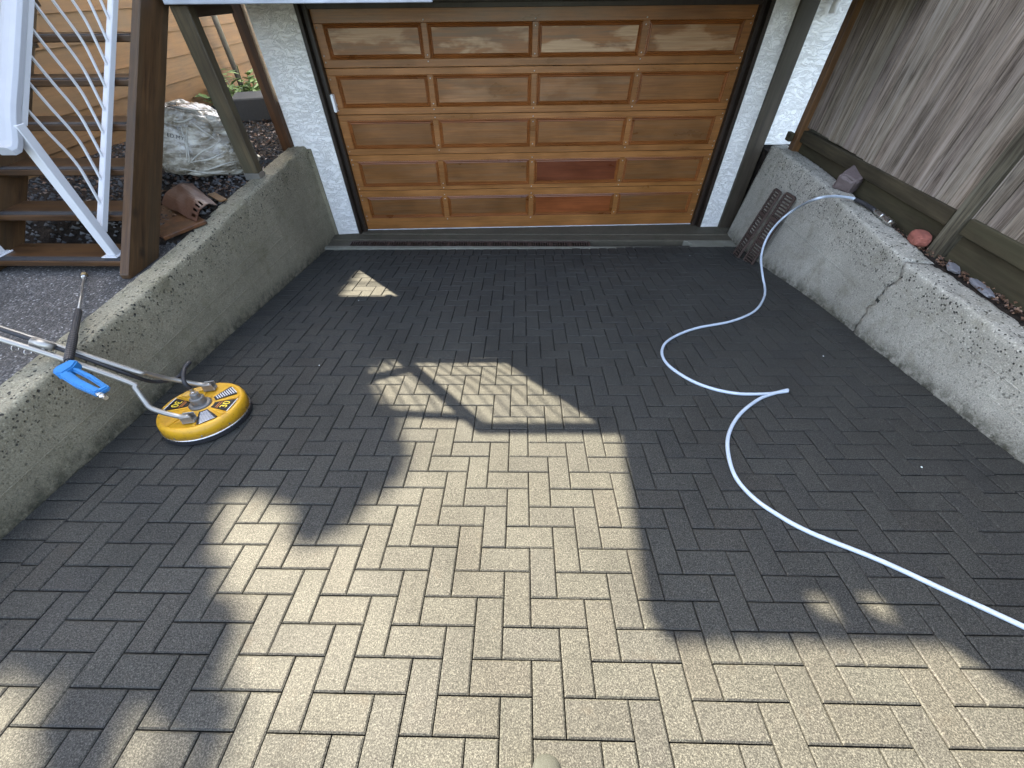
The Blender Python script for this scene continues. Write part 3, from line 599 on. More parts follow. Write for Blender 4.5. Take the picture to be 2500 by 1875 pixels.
def stair_rail(label, x):
    t = thing('stair_railing', label, 'railing', (x, 2.6, 0.36), 'white stair railings')
    MB().box(x - 0.030, x + 0.030, 2.575, 2.635, 0.366, 1.16).build('newel_post', 'white', t, 0.004)
    pl = MB().box(x - 0.055, x + 0.055, 2.55, 2.66, 0.360, 0.368).build('base_plate', 'white', t, 0.002)
    for dx in (-0.044, 0.044):
        for dy in (-0.044, 0.044): MB().lathe([(0.006, 0), (0.005, 0.004), (0.0005, 0.005)], 8, (x + dx, 2.605 + dy, 0.368)).build('screw', 'steel', pl)
    y1 = 4.45; zb = lambda y: 0.513 + (y - 2.63) * 0.915; zh = lambda y: 1.165 + (y - 2.60) * 0.915
    MB().bar((x, 2.636, zb(2.636)), (x, y1, zb(y1)), 0.042, 0.042).build('bottom_rail', 'white', t, 0.004)
    hp = [(-0.060, -0.022), (0.060, -0.022), (0.060, 0.004), (0.046, 0.020), (0.018, 0.024), (-0.018, 0.024), (-0.046, 0.020), (-0.060, 0.004)]
    path = [(2.475, 1.055), (2.50, 1.062), (2.53, 1.085), (2.565, 1.125), (2.61, 1.178), (2.67, 1.238), (2.80, zh(2.80) + 0.005), (y1, zh(y1) + 0.005)]
    b = MB(); vs = []; n = len(hp); xo = x - 0.035
    for i, (y, z) in enumerate(path):
        q = path[min(i + 1, len(path) - 1)]; p = path[max(i - 1, 0)]; d = Vector((0, q[0] - p[0], q[1] - p[1])).normalized(); up = Vector((0, -d.z, d.y))
        for a, c in hp: vs.append(Vector((xo + a * (0.75 if i == 0 else 1), y, z)) + up * c)
    fs = [(i * n + j, i * n + (j + 1) % n, (i + 1) * n + (j + 1) % n, (i + 1) * n + j) for i in range(len(path) - 1) for j in range(n)] + [tuple(range(n)), tuple(range((len(path) - 1) * n, len(path) * n))]
    b.add(vs, fs).build('handrail', 'handrail', t, 0.0015)
    MB().bar((x, 2.64, zh(2.64) - 0.052), (x, y1, zh(y1) - 0.052), 0.038, 0.03).build('top_rail', 'white', t, 0.003)
    k = 0
    while True:
        y = 2.755 + 0.1212 * k
        if y > 4.4: break
        sbar(MB(), lambda a, z, y=y: (x, y + a, 0.628 + (y - 2.755) * 0.915 + z), 0.60).build('baluster', 'white', t); k += 1
stair_rail('white metal stair railing with wavy balusters on the driveway side of the stairs', -2.90)
stair_rail('white metal stair railing on the far left side of the stairs', -3.745)
# railing along the deck edge; only its shadow falls into the picture
t = thing('deck_railing', 'white deck railing with wavy balusters above the fascia beside the stairs', 'railing', (-2.2, 4.08, 2.06))
YR = 4.07; ZB, ZT = 2.20, 3.20
for x in (-2.53, -1.72): MB().box(x - 0.035, x + 0.035, YR - 0.035, YR + 0.035, 2.061, ZT + 0.02).build('post', 'white', t, 0.004)
MB().box(-2.494, -1.757, YR - 0.02, YR + 0.02, ZB - 0.04, ZB).build('bottom_rail', 'white', t, 0.003); MB().box(-2.56, -1.66, YR - 0.045, YR + 0.045, ZT + 0.021, ZT + 0.065).build('handrail', 'white', t, 0.004)
for i in range(7): sbar(MB(), lambda a, z, i=i: (-2.42 + i * 0.098 + a, YR, ZB + z), ZT - ZB, 0.0062).build('baluster', 'white', t)
MB().bar((-2.566, YR, ZT - 0.10), (-3.0, YR, ZT - 0.16), 0.06, 0.04).build('gate_rail', 'white', t, 0.004)
for i in range(4): sbar(MB(), lambda a, z, i=i: (-2.66 - i * 0.1 + a, YR, ZB + z), ZT - ZB - 0.13, 0.0062).build('baluster', 'white', t)
t = thing('privacy_screen', 'solid board screen along the deck edge above the garage door', 'screen', (0.8, 4.08, 2.06))
for i in range(14): MB().box(-1.68 + i * 0.36, -1.324 + i * 0.36, YR - 0.02, YR + 0.02, 2.061, ZT + 0.062).build('screen_board', 'deckboard', t, 0.003)

# ------------------------------------------------------------------ staircase
sc = thing('staircase', 'brown stained wooden staircase with open risers and black grip strips', 'staircase', (-3.24, 2.5, 0.275))
prof = [(2.415, 0.276), (2.72, 0.276), (4.52, 1.93), (4.52, 2.04), (4.40, 2.13), (2.415, 0.31)]
MB().prism(prof, -2.770, -2.708, 'yz').build('stringer', 'stringer', sc, 0.005)
MB().prism(prof, -3.80, -3.74, 'yz').build('stringer', 'stringer', sc, 0.005)
for k in range(7):
    y0 = 2.507 + 0.2385 * k; z = 0.360 + 0.2215 * k
    tr = MB().box(-3.738, -2.772, y0, y0 + 0.275, z - 0.04, z).build('tread', 'stair', sc, 0.006)
    MB().box(-3.72, -2.80, y0 + 0.006, y0 + 0.062, z + 0.0003, z + 0.0035).build('grip_strip', 'strip', tr)
    for xa in (-2.800, -3.738): MB().prism([(y0 + 0.03, z - 0.041), (y0 + 0.23, z - 0.041), (y0 + 0.23, z - 0.085), (y0 + 0.10, z - 0.085)], xa, xa + 0.026, 'yz').build('cleat', 'darkbeam', tr, 0.002)
tag(MB().prism([(-3.84 + 0.15 * math.cos(a * 0.5236), 2.40 + 0.15 * math.sin(a * 0.5236)) for a in range(12)], 0.2755, 0.318, 'xy').build('timber_block', 'stair', None, 0.02), 'rounded brown timber block at the foot of the stairs', 'block')

# ------------------------------------------------------------------ left garden: board wall, pipe, bag, boards, plant
bw = thing('board_wall', 'orange brown cedar board wall behind the stairs', 'wall', (-4.7, 6, 0.4))
bmesh_board = None
for i in range(11):
    z = 0.30 + 0.245 * i
    o = MB().prism([(-4.66, z), (-4.645, z), (-4.665, z + 0.255), (-4.68, z + 0.255)], 1.4, 10.2, 'xz').build('board', 'cedar', bw, 0.002)
MB().box(-4.80, -4.70, 1.4, 10.2, 0.2, 2.95).build('backing', 'darkbeam', bw)
tag(MB().tube([(-4.5, 7.82, 0.40), (-4.5, 7.82, 3.6)], 0.04, 14).build('drain_pipe', 'pipe', None, 0, True), 'grey vertical pipe in front of the cedar board wall', 'pipe')
# plastic bag
def bag():
    from mathutils.bvhtree import BVHTree
    bm = bmesh.new(); bmesh.ops.create_icosphere(bm, subdivisions=6, radius=1.0)
    folds = [Vector((random.uniform(-1, 1), random.uniform(-1, 1), random.uniform(-0.4, 1))).normalized() for _ in range(26)]
    for v in bm.verts:
        p = v.co.copy(); top = max(0, p.z)
        sg = lambda a, e: math.copysign(abs(a) ** e, a)
        q = Vector((sg(p.x, 0.75) * 0.46 - 0.10 * top, sg(p.y, 0.8) * 0.34, sg(p.z, 0.8) * (0.50 if p.z > 0 else 0.12) + 0.10))
        d = sorted(((p - f).length, i) for i, f in enumerate(folds))
        crease = min(1.0, (d[1][0] - d[0][0]) / 0.16)                     # sheets pulled tight between the folds
        n = vn(p, 1.3, 2.0) * 0.10 + crease * 0.035 + 0.030 * vn((d[0][1] * 3.3, 0, 0), 1.0) + abs(vn(Vector((p.x, p.y, p.z * 2.5)), 5.5, 6.0)) * 0.018
        q += p.normalized() * (n - 0.05)
        q.z = max(q.z, -0.02)
        v.co = q
    me = bpy.data.meshes.new('film'); bm.to_mesh(me); bm.free()
    for f in me.polygons: f.use_smooth = True
    t = thing('plastic_bag', 'large crumpled clear plastic bag of debris on the soil beside the stairs', 'bag', (-3.14, 4.43, 0.375))
    rm = Matrix.Translation((-3.14, 4.43, 0.375)) @ Matrix.Rotation(R(28), 4, 'Z'); me.transform(rm)
    o = link('film', me, 'bag', t)
    bv = BVHTree.FromPolygons([v.co.copy() for v in me.vertices], [tuple(f.vertices) for f in me.polygons])
    cu = bpy.data.curves.new('t', 'FONT'); cu.body = 'ED MY'; cu.size = 15; cu.align_x = 'CENTER'; cu.shear = 0.3
    tmp = bpy.data.objects.new('t', cu); tm = bpy.data.meshes.new_from_object(tmp); bpy.data.objects.remove(tmp); bad = False
    for v in tm.vertices:
        a = R(-14); x, y = v.co.x, v.co.y; d = ray(428 + x * math.cos(a) + y * math.sin(a), 338 - y * math.cos(a) + x * math.sin(a) * -1).normalized(); h = bv.ray_cast(CAM, d)
        if h[0] is None: bad = True; break
        v.co = h[0] - d * 0.006
    for (xa, ya), (xb, yb) in [((460, 400), (457, 307)), ((458, 398), (444, 307)), ((462, 398), (539, 339)), ((464, 400), (552, 374)), ((433, 413), (566, 427)), ((436, 419), (552, 446)), ((415, 262), (536, 272)), ((538, 274), (588, 410)), ((470, 300), (530, 345)), ((425, 300), (470, 290)), ((480, 420), (575, 395))]:
        pts = []
        for i in range(14):
            t_ = i / 13; d = ray(lerp(xa, xb, t_) + 2.5 * math.sin(t_ * 5 + xa), lerp(ya, yb, t_) + 2.0 * math.sin(t_ * 7 + ya)).normalized(); h = bv.ray_cast(CAM, d)
            if h[0] is not None: pts.append(h[0] - d * 0.001)
        if len(pts) > 6: MB().tube(pts, [0.002 + 0.007 * math.sin(math.pi * i / (len(pts) - 1)) for i in range(len(pts))], 6).build('fold', 'fold', o, 0, True)
    if not bad: tm.materials.clear(); link('marker_writing', tm, 'rubber', o)
bag()
# curved brown sheet with notches
def sheet():
    b = MB(); A, B, C, D = Vector((-3.07, 3.43, 0.40)), Vector((-2.60, 3.12, 0.375)), Vector((-2.62, 3.46, 0.38)), Vector((-3.05, 3.86, 0.42))
    n, m = 14, 24; vs = []
    for s_ in (0, 1):
        for i in range(n + 1):
            for j in range(m + 1):
                u, v = i / n, j / m; p = lerp(lerp(A, B, v), lerp(D, C, v), u); p = p + Vector((0, 0, 0.06 * math.sin(math.pi * u) + 0.02 * vn((u, v, 0), 3) - 0.006 * s_)); vs.append(p)
    W_ = m + 1; T = (n + 1) * W_; fs = []
    def skip(i, j): return j >= m - 4 and j < m - 1 and i % 2 == 1 and i < 9
    for i in range(n):
        for j in range(m):
            if skip(i, j): continue
            a = i * W_ + j; fs.append((a, a + 1, a + W_ + 1, a + W_)); fs.append((T + a, T + a + W_, T + a + W_ + 1, T + a + 1))
    b.add(vs, fs); return b.build('brown_sheet', 'brown_sheet', None, 0, False)
tag(sheet(), 'curved reddish brown sheet with dark notches beside the retaining wall', 'sheet')
tag(MB().obox((-2.90, 3.22, 0.352), Vector((0.26, -0.20, 0)), Vector((0.10, 0.13, 0.01)), Vector((0, 0, 0.014))).build('scrap_board', 'redpost', None, 0.004), 'dark red brown scrap board on the soil under the curved sheet', 'board')
tag(MB().obox((-2.70, 3.62, 0.385), Vector((0.10, -0.08, 0)), Vector((0.02, 0.026, 0.0)), Vector((0, 0, 0.006))).build('pale_slat', 'cedar', None, 0.002), 'pale broken slat beside the plastic bag', 'slat')
tag(MB().obox((-3.70, 6.58, 0.52), Vector((0.23, 0.08, 0)), Vector((-0.10, 0.26, 0)), Vector((0, 0, 0.13))).build('concrete_block', 'block', None, 0.015), 'dark concrete block on the soil behind the reddish post', 'block')
def leaf_quad(b, c, d, wdt, ln, up):
    s = d.cross(up).normalized() * wdt; b.add([c, c + d * ln * 0.45 + s + up * 0.01, c + d * ln, c + d * ln * 0.45 - s + up * 0.01], [(0, 1, 2, 3)])
pl = thing('garden_plant', 'small green leafy plant by the board wall behind the deck post', 'plant', (-4.15, 7.1, 0.42))
b = MB(); sm = MB()
for i in range(30):
    a = random.uniform(0, 6.28); e = random.uniform(0.2, 1.2); base = Vector((-4.15 + random.uniform(-.12, .12), 7.15 + random.uniform(-.15, .15), 0.40)); d = Vector((math.cos(a) * math.cos(e), math.sin(a) * math.cos(e), math.sin(e))); L_ = random.uniform(0.3, 0.6)
    sm.tube([base, base + d * L_], 0.006, 5)
    for k in range(7):
        c = base + d * L_ * (0.3 + 0.1 * k); a2 = random.uniform(0, 6.28); leaf_quad(b, c, Vector((math.cos(a2), math.sin(a2), random.uniform(-0.2, 0.5))).normalized(), 0.045, random.uniform(0.14, 0.26), Vector((0, 0, 1)))
b.build('foliage', 'plant', pl); sm.build('stem', 'leaf', pl)
# loose cover on the soil: gravel and dry leaves
b = MB()
for i in range(5200):
    x = random.uniform(-4.6, -2.66); y = random.uniform(2.9, 7.8); r = random.uniform(0.008, 0.024); z = YZ(x, y) + 0.02 * vn((x, y, 0), 4)
    q = [Vector((random.uniform(-1, 1), random.uniform(-1, 1), 0)).normalized() * r for _ in range(3)]; c = Vector((x, y, z + r * 0.3))
    b.add([c + Vector((r, 0, 0)), c + Vector((-r * .5, r * .8, 0)), c + Vector((-r * .6, -r * .7, 0)), c + Vector((q[0].x * .3, q[0].y * .3, r * 0.9)), c - Vector((0, 0, r * .5))], [(0, 1, 3), (1, 2, 3), (2, 0, 3), (1, 0, 4), (2, 1, 4), (0, 2, 4)])
tag(b.build('gravel', 'gravel'), 'dark gravel scattered over the garden bed by the stairs', 'gravel', None, 'stuff')
b = MB()
def litter(x, y, z, s):
    a = random.uniform(0, 6.28); d = Vector((math.cos(a), math.sin(a), random.uniform(-.2, .3))).normalized(); leaf_quad(b, Vector((x, y, z)), d, s * 0.35, s, Vector((random.uniform(-.3, .3), random.uniform(-.3, .3), 1)).normalized())
for i in range(1500):
    x = random.uniform(-4.6, -2.66); y = random.uniform(3.2, 8.0); litter(x, y, YZ(x, y) + 0.018 + random.uniform(0, 0.02), random.uniform(0.02, 0.06))
for i in range(700):
    x = random.uniform(2.89, 2.965); y = random.uniform(1.0, 4.9); litter(x, y, 0.322 + random.uniform(0, 0.02), random.uniform(0.012, 0.035))
tag(b.build('leaf_litter', 'litter'), 'dry brown leaf litter on the soil behind the walls', 'leaf litter', None, 'stuff')

# ------------------------------------------------------------------ fence on the right
fe = thing('board_fence', 'weathered grey vertical board fence above the right retaining wall', 'fence', (3.0, 3, 0.33))
XF = 2.985; y = 4.905; i = 0
while y > -2.6:
    wdt = random.uniform(0.085, 0.14); zb = interp(y, [2.5, 3.4, 4.8], [0.572, 0.58, 0.628]) + random.uniform(-0.006, 0.006); dx = random.uniform(-0.004, 0.004)
    o = MB().box(XF + dx, XF + 0.02 + dx, y - wdt, y, zb, 2.30).build('board', 'fence', fe, 0.003); k = random.uniform(0.8, 1.12); o.color = (k, k * random.uniform(0.96, 1.0), k * random.uniform(0.92, 1.0), 1); y -= wdt + random.uniform(0.004, 0.009); i += 1
MB().box(XF + 0.032, XF + 0.05, -2.6, 4.9, 0.58, 2.28).build('gap_backing', 'backing_dark', fe)  # unseen sheet added so the gaps between fence boards stay dark
for ya, yb in ((4.86, 2.79), (2.66, -2.6)):
    MB().box(XF - 0.028, XF + 0.06, yb, ya, 0.498, 0.60).build('bottom_rail', 'mossy', fe, 0.004)
    MB().box(XF + 0.012, XF + 0.05, yb, ya, 0.29, 0.494).build('kick_board', 'mossy', fe, 0.003)
o = MB().box(XF - 0.040, XF + 0.06, 2.675, 2.775, 0.28, 2.36).build('post', 'fence', fe, 0.005); o.color = (0.46, 0.48, 0.42, 1)
MB().box(XF - 0.06, XF + 0.03, 4.865, 4.955, 0.385, 2.40).build('post', 'cornerpost', fe, 0.005)
MB().box(XF - 0.10, XF - 0.062, 4.93, 5.02, 0.48, 0.56).build('rail_stub', 'mossy', fe, 0.004)

# ------------------------------------------------------------------ stones on the right wall
def stone(name, label, c, half, rotz, m, seed, sub=3, sq=0.55, amp=0.1):
    bm = bmesh.new(); bmesh.ops.create_icosphere(bm, subdivisions=sub, radius=1.0)
    for v in bm.verts:
        p = v.co; q = Vector([math.copysign(abs(a) ** sq, a) for a in p]); q *= 1 + amp * vn(p, 1.8, seed) + amp * 0.5 * vn(p, 5, seed); v.co = Vector((q.x * half[0], q.y * half[1], q.z * half[2]))
    me = bpy.data.meshes.new(name); bm.to_mesh(me); bm.free()
    o = link(name, me, m); o.location = c; o.rotation_euler = rotz; return tag(o, label, 'stone')
stone('paving_stone', 'purple grey broken paving stone lying tilted on the right wall', (2.950, 3.84, 0.455), (0.125, 0.085, 0.075), (R(12), R(-10), R(35)), 'stone_purple', 3.0, 4, 0.35, 0.12)
stone('red_stone', 'rounded red brick lump behind the hose fitting on the right wall', (2.925, 2.86, 0.375), (0.085, 0.055, 0.045), (0, 0, R(70)), 'stone_red', 6.0, 4, 0.7, 0.1)
stone('slate_chip', 'small grey slate chip on the soil by the mossy fence post', (2.93, 2.50, 0.335), (0.07, 0.035, 0.014), (R(8), 0, R(60)), 'slate', 8.0, 3, 0.6, 0.2)
stone('slate_slab', 'long grey slate piece along the soil nearer the right picture edge', (2.93, 2.26, 0.33), (0.11, 0.028, 0.014), (R(4), 0, R(80)), 'slate', 9.0, 3, 0.6, 0.2)

# ------------------------------------------------------------------ pale hose
HR = 0.0106
ho = thing('pressure_hose', 'pale blue pressure hose snaking over the pavers up onto the right wall', 'hose', ground(1640 * K, 860 * K))
h1 = [ground(px * K, py * K, HR) for px, py in [(2420, 1452), (2212, 1354), (2041, 1275), (1897, 1209), (1752, 1151), (1678, 1111), (1624, 1072), (1587, 1027), (1572, 973), (1576, 932), (1600, 893), (1640, 862), (1675, 849)]] + [ground(1702 * K, 842 * K, HR + 0.006)]
h2 = [ground(1702 * K, 845 * K, HR + 0.004)] + [ground(px * K, py * K, HR) for px, py in [(1680, 848), (1650, 851), (1590, 850), (1530, 837), (1480, 815), (1440, 785), (1430, 757), (1447, 733), (1500, 710), (1580, 694), (1630, 672), (1650, 643), (1652, 620)]]
g0 = h2[-1]
for px, py, x in [(1648, 600, 2.44), (1644, 560, 2.50), (1650, 530, 2.545), (1665, 500, 2.585), (1690, 472, 2.62), (1722, 449, 2.655)]: h2.append(on(px * K, py * K, 0, x))
h2 += [on(1762 * K, 430 * K, 2, 0.43), on(1800 * K, 424 * K, 2, 0.425), on(1835 * K, 427 * K, 2, 0.405), on(1850 * K, 431 * K, 2, 0.398)]
MB().tube(smooth_path(h1, 6), HR, 10).build('hose_line', 'hosecolor', ho, 0, True); MB().tube(smooth_path(h2, 6), HR, 10).build('hose_line', 'hosecolor', ho, 0, True)
e0, e1, e2 = on(1848 * K, 431 * K, 2, 0.396), on(1890 * K, 455 * K, 2, 0.390), on(1930 * K, 486 * K, 2, 0.375)
MB().tube(smooth_path([e0, lerp(e0, e1, 0.5) + Vector((0.01, 0, 0)), e1], 4), 0.0165, 10).build('bend_sleeve', 'rubber', ho, 0, True)
d = (e2 - e1).normalized(); L_ = (e2 - e1).length; X_ = d.orthogonal().normalized(); Y_ = d.cross(X_)
MB().lathe([(0.014, 0), (0.018, 0.02), (0.018, L_ * .3), (0.022, L_ * .31), (0.022, L_ * .42), (0.017, L_ * .44), (0.017, L_ * .6), (0.025, L_ * .62), (0.025, L_ * .86), (0.018, L_ * .88), (0.018, L_), (0.010, L_)], 14, e1, ax=(X_, Y_, d)).build('quick_coupler', 'steel', ho, 0, False)

# ------------------------------------------------------------------ yellow surface cleaner
CC = Vector((-1.965, 1.585, 0)); CC.z = gz(CC.x, CC.y); AX = (EX, EY, EZ)
su = thing('surface_cleaner', 'round yellow pressure washer surface cleaner standing against the left wall', 'surface cleaner', CC)
def cl(x, y, z): return CC + EX * x + EY * y + EZ * z
RAD = 0.238; DZ = 0.024
MB().lathe([(RAD - 0.03, 0.002), (RAD - 0.004, 0.002), (RAD + 0.006, 0.010), (RAD + 0.008, 0.034), (RAD - 0.03, 0.034)], 64, CC, ax=AX).build('brush_skirt', 'rubber', su, 0, False)
MB().lathe([(RAD - 0.02, 0.0345), (RAD + 0.005, 0.0345), (RAD + 0.006, 0.039), (RAD + 0.003, 0.043), (RAD - 0.02, 0.043)], 64, CC, ax=AX).build('rim_band', 'steel', su, 0, True)
sh = MB().lathe([(RAD + 0.002, 0.0435), (RAD, 0.066 + DZ), (RAD - 0.004, 0.080 + DZ), (RAD - 0.011, 0.089 + DZ), (RAD - 0.024, 0.094 + DZ), (RAD - 0.030, 0.092 + DZ), (RAD - 0.035, 0.0885 + DZ), (0.075, 0.0905 + DZ), (0.066, 0.096 + DZ), (0.0, 0.096 + DZ)], 72, CC, ax=AX).build('shell', 'yellow', su, 0, True)
for k in range(8):
    a = R(22.5 + 45 * k); d0, s0 = Vector((math.cos(a), math.sin(a))), Vector((-math.sin(a), math.cos(a)))
    MB(cl).prism([tuple(d0 * r + s0 * w) for r, w in ((0.068, -0.006), (RAD - 0.033, -0.008), (RAD - 0.033, 0.008), (0.068, 0.006))], 0.086 + DZ, 0.0955 + DZ, 'xy').build('rib', 'yellow', sh, 0.002)
for i in range(10):
    a = R(36 * i + 10); c = cl(math.cos(a) * (RAD - 0.001), math.sin(a) * (RAD - 0.001), 0.056); n_ = EX * math.cos(a) + EY * math.sin(a)
    MB().lathe([(0.006, 0), (0.006, 0.002), (0.003, 0.004), (0.0004, 0.004)], 8, c, ax=(EZ, n_.cross(EZ), n_)).build('rivet', 'hub', su)
def sector(r0, r1, a0, a1, z0, z1, nm, m, par):
    b = MB(cl); n = 10; po = [(r1 * math.cos(lerp(a0, a1, i / n)), r1 * math.sin(lerp(a0, a1, i / n))) for i in range(n + 1)] + [(r0 * math.cos(lerp(a1, a0, i / n)), r0 * math.sin(lerp(a1, a0, i / n))) for i in range(n + 1)]
    return b.prism(po, z0, z1, 'xy').build(nm, m, par)
def text_on(body, r, ang, size, m, par, turn=0.0):
    cu = bpy.data.curves.new('t', 'FONT'); cu.body = body; cu.size = size; cu.align_x = 'CENTER'; cu.align_y = 'CENTER'; cu.extrude = 0.0004
    tmp = bpy.data.objects.new('t', cu); me = bpy.data.meshes.new_from_object(tmp); bpy.data.objects.remove(tmp)
    ca, sa = math.cos(ang + turn), math.sin(ang + turn); cx, cy = r * math.cos(ang), r * math.sin(ang)
    for v in me.vertices:
        x, y = v.co.x, v.co.y; v.co = cl(cx + x * ca - y * sa, cy + x * sa + y * ca, 0.0958 + DZ + v.co.z)
    me.materials.clear(); return link('numeral', me, m, par)
zt0, zt1 = 0.0875 + DZ, 0.0945 + DZ
for k, kind in ((0, 'num'), (180, 'num'), (-48, 'txt'), (50, 'txt')):
    a = R(k) ; dcl = sector(0.078, RAD - 0.042, a - R(16), a + R(16), zt0, zt1, 'decal', 'decal', su)
    if kind == 'num':
        text_on('30', 0.155, a, 0.062, 'yellow_text', dcl, R(90))
        for r, w, m_ in ((0.118, 0.030, 'orange_text'), (0.106, 0.024, 'orange_text'), (0.197, 0.06, 'decal_text')):
            d0, s0 = Vector((math.cos(a), math.sin(a))), Vector((-math.sin(a), math.cos(a))); MB(cl).prism([tuple(d0 * (r + q) + s0 * w_) for q, w_ in ((-0.0025, -w), (0.0025, -w), (0.0025, w), (-0.0025, w))], zt1 - 0.001, zt1 + 0.0006, 'xy').build('print_line', m_, dcl)
    else:
        for j in range(9):
            r = 0.092 + 0.0125 * j; w = r * math.tan(R(12.5)); d0, s0 = Vector((math.cos(a), math.sin(a))), Vector((-math.sin(a), math.cos(a)))
            MB(cl).prism([tuple(d0 * (r + q) + s0 * w_) for q, w_ in ((-0.0028, -w), (0.0028, -w * 0.9), (0.0024, w), (-0.0028, w * 0.8))], zt1 - 0.001, zt1 + 0.0006, 'xy').build('print_line', 'decal_text', dcl)
MB().lathe([(r_, z_ + DZ) for r_, z_ in [(0.062, 0.092), (0.062, 0.104), (0.056, 0.110), (0.041, 0.112), (0.039, 0.150), (0.034, 0.154), (0.026, 0.155), (0.024, 0.180), (0.018, 0.184), (0.0, 0.184)]], 32, CC, ax=AX).build('swivel_hub', 'hub', su, 0, False)
tip = cl(0, 0, 0.183 + DZ)
w1 = tip + EZ * 0.035 + EX * -0.012
MB().lathe([(0.0145, 0), (0.0145, 0.012), (0.011, 0.014), (0.011, 0.04), (0.008, 0.042)], 12, tip, ax=AX).build('coupler', 'steel', su)
top_ = on(1535 * .3013, 620 + 880 * .3013, 0, -2.03)
whip = [tip + EZ * 0.038, tip + EZ * 0.09 + EX * -0.012, lerp(tip + EZ * .1, top_, .6) + Vector((-0.02, 0, 0)), top_ + Vector((0, 0, 0.0)), top_ + Vector((-0.05, 0.015, -0.035)), on(1440 * .3013, 620 + 1000 * .3013, 0, -2.15), on(1250 * .3013, 620 + 1035 * .3013, 0, -2.21), (-2.245, 1.60, 0.15), (-2.45, 1.583, 0.342), (-2.66, 1.578, 0.49), (-2.95, 1.57, 0.70)]
MB().tube(smooth_path(whip, 6), 0.0115, 10).build('whip_hose', 'rubber', su, 0, True)
def bracket(c, dr_):
    c = Vector(c); x = (EX * dr_[0] + EY * dr_[1]).normalized(); yv = EZ.cross(x)
    MB().obox(c + EZ * 0.006, x * 0.034, yv * 0.024, EZ * 0.006).build('bracket', 'greytube', su, 0.003)
    for sgn in (-1, 1): MB().obox(c + yv * sgn * 0.022 + EZ * 0.030, x * 0.030, yv * 0.003, EZ * 0.020).build('bracket', 'greytube', su, 0.002)
bf, br = cl(0.035, -0.150, 0.094 + DZ), cl(-0.03, 0.150, 0.094 + DZ)
bracket(bf, (1, 0.25)); bracket(br, (1, 0.25))
f1 = [bf + EZ * 0.036 + EX * 0.012, bf + EZ * 0.040 - EX * 0.06, Vector((-2.10, 1.462, 0.005)), Vector((-2.135, 1.485, 0.045)), Vector((-2.165, 1.520, 0.115)), Vector((-2.19, 1.537, 0.145)), Vector((-2.43, 1.537, 0.322)), Vector((-2.642, 1.532, 0.462)), Vector((-2.95, 1.525, 0.665))]
f2 = [br + EZ * 0.036 + EX * 0.012, br + EZ * 0.040 - EX * 0.06, Vector((-2.13, 1.72, -0.02)), Vector((-2.165, 1.69, 0.03)), Vector((-2.19, 1.645, 0.11)), Vector((-2.215, 1.622, 0.15)), Vector((-2.43, 1.60, 0.322)), Vector((-2.642, 1.592, 0.462)), Vector((-2.95, 1.585, 0.665))]
for f in (f1, f2): MB().tube(smooth_path(f, 5), 0.0148, 12).build('handle_tube', 'greytube', su, 0, True)
MB().tube([(-2.50, 1.525, 0.372), (-2.50, 1.61, 0.372)], 0.010, 10).build('cross_bar', 'greytube', su, 0, True)
dh = (f1[7] - f1[6]).normalized(); MB().tube([Vector((-2.50, 1.568, 0.395)) - dh * 0.045, Vector((-2.50, 1.568, 0.395)) + dh * 0.045], 0.021, 14).build('hose_clamp', 'greytube', su, 0, True)
for q in (0.06, 0.11):
    c = Vector((-2.50, 1.528, 0.367)) + dh * q - Vector((0, 0.008, 0.02)); MB().tube([c + Vector((0.0, math.cos(a_) * 0.016, math.sin(a_) * 0.016)) for a_ in [i * math.pi / 6 for i in range(13)]], 0.0016, 5).build('wire_ring', 'steel', su)

# ------------------------------------------------------------------ spray wand
PX = lambda x, y: (x * .3013, 620 + y * .3013)
n0, n1, n2 = on(*PX(680, 190), 2, 0.295), on(*PX(638, 455), 2, 0.345), on(*PX(553, 868), 2, 0.372)
ga, gb, gc = on(*PX(540, 940), 2, 0.385), on(*PX(830, 1100), 2, 0.430), on(*PX(888, 1182), 2, 0.437)
wa = thing('spray_wand', 'pressure washer wand with blue trigger gun resting over the left wall', 'spray wand', n0)
MB().tube([n0, n1], 0.0065, 10).build('lance', 'greytube', wa, 0, True)
d = (n0 - n1).normalized(); X_ = d.orthogonal().normalized(); Y_ = d.cross(X_)
MB().lathe([(0.010, 0), (0.010, 0.02), (0.014, 0.022), (0.014, 0.045), (0.010, 0.047), (0.010, 0.06)], 12, n0 - d * 0.02, ax=(X_, Y_, d)).build('nozzle_fitting', 'steel', wa)
MB().lathe([(0.012, 0), (0.017, 0.006), (0.017, 0.03), (0.008, 0.034)], 12, n0 + d * 0.04, ax=(X_, Y_, d)).build('nozzle', m_plain('brass', (0.35, 0.26, 0.13), 0.4, 0.8), wa)
gp = []; rr = []
for i in range(60):
    t_ = i / 59; gp.append(lerp(n1, n2, t_)); rr.append((0.0165 if t_ < 0.55 else 0.0185) + (0.0016 if (i % 2 and t_ > 0.5) else 0) - (0.004 if i in (0, 59) else 0))
MB().tube(gp, rr, 14).build('foam_grip', 'rubber', wa, 0, False)
gd_ = (gb - ga).normalized(); gs = gd_.cross(Vector((0, 0, 1))).normalized(); gu = gs.cross(gd_); L_ = (gb - ga).length
hd = (n2 - n1).normalized()
def gpoly(pts, th, nm):
    b = MB(lambda u, v, w: ga + gd_ * u + gs * v + gu * w); return b.prism(pts, -th, th, 'xy').build(nm, 'blue', wa, 0.007, False, 2)
MB().tube([n2 - hd * 0.004, lerp(n2, ga, 0.55)], 0.010, 10).build('lance_collar', 'steel', wa, 0, True)
gpoly([(-0.040, -0.050), (0.010, -0.056), (0.050, -0.020), (0.060, 0.030), (0.030, 0.046), (-0.020, 0.042), (-0.045, 0.015)], 0.022, 'gun_body')
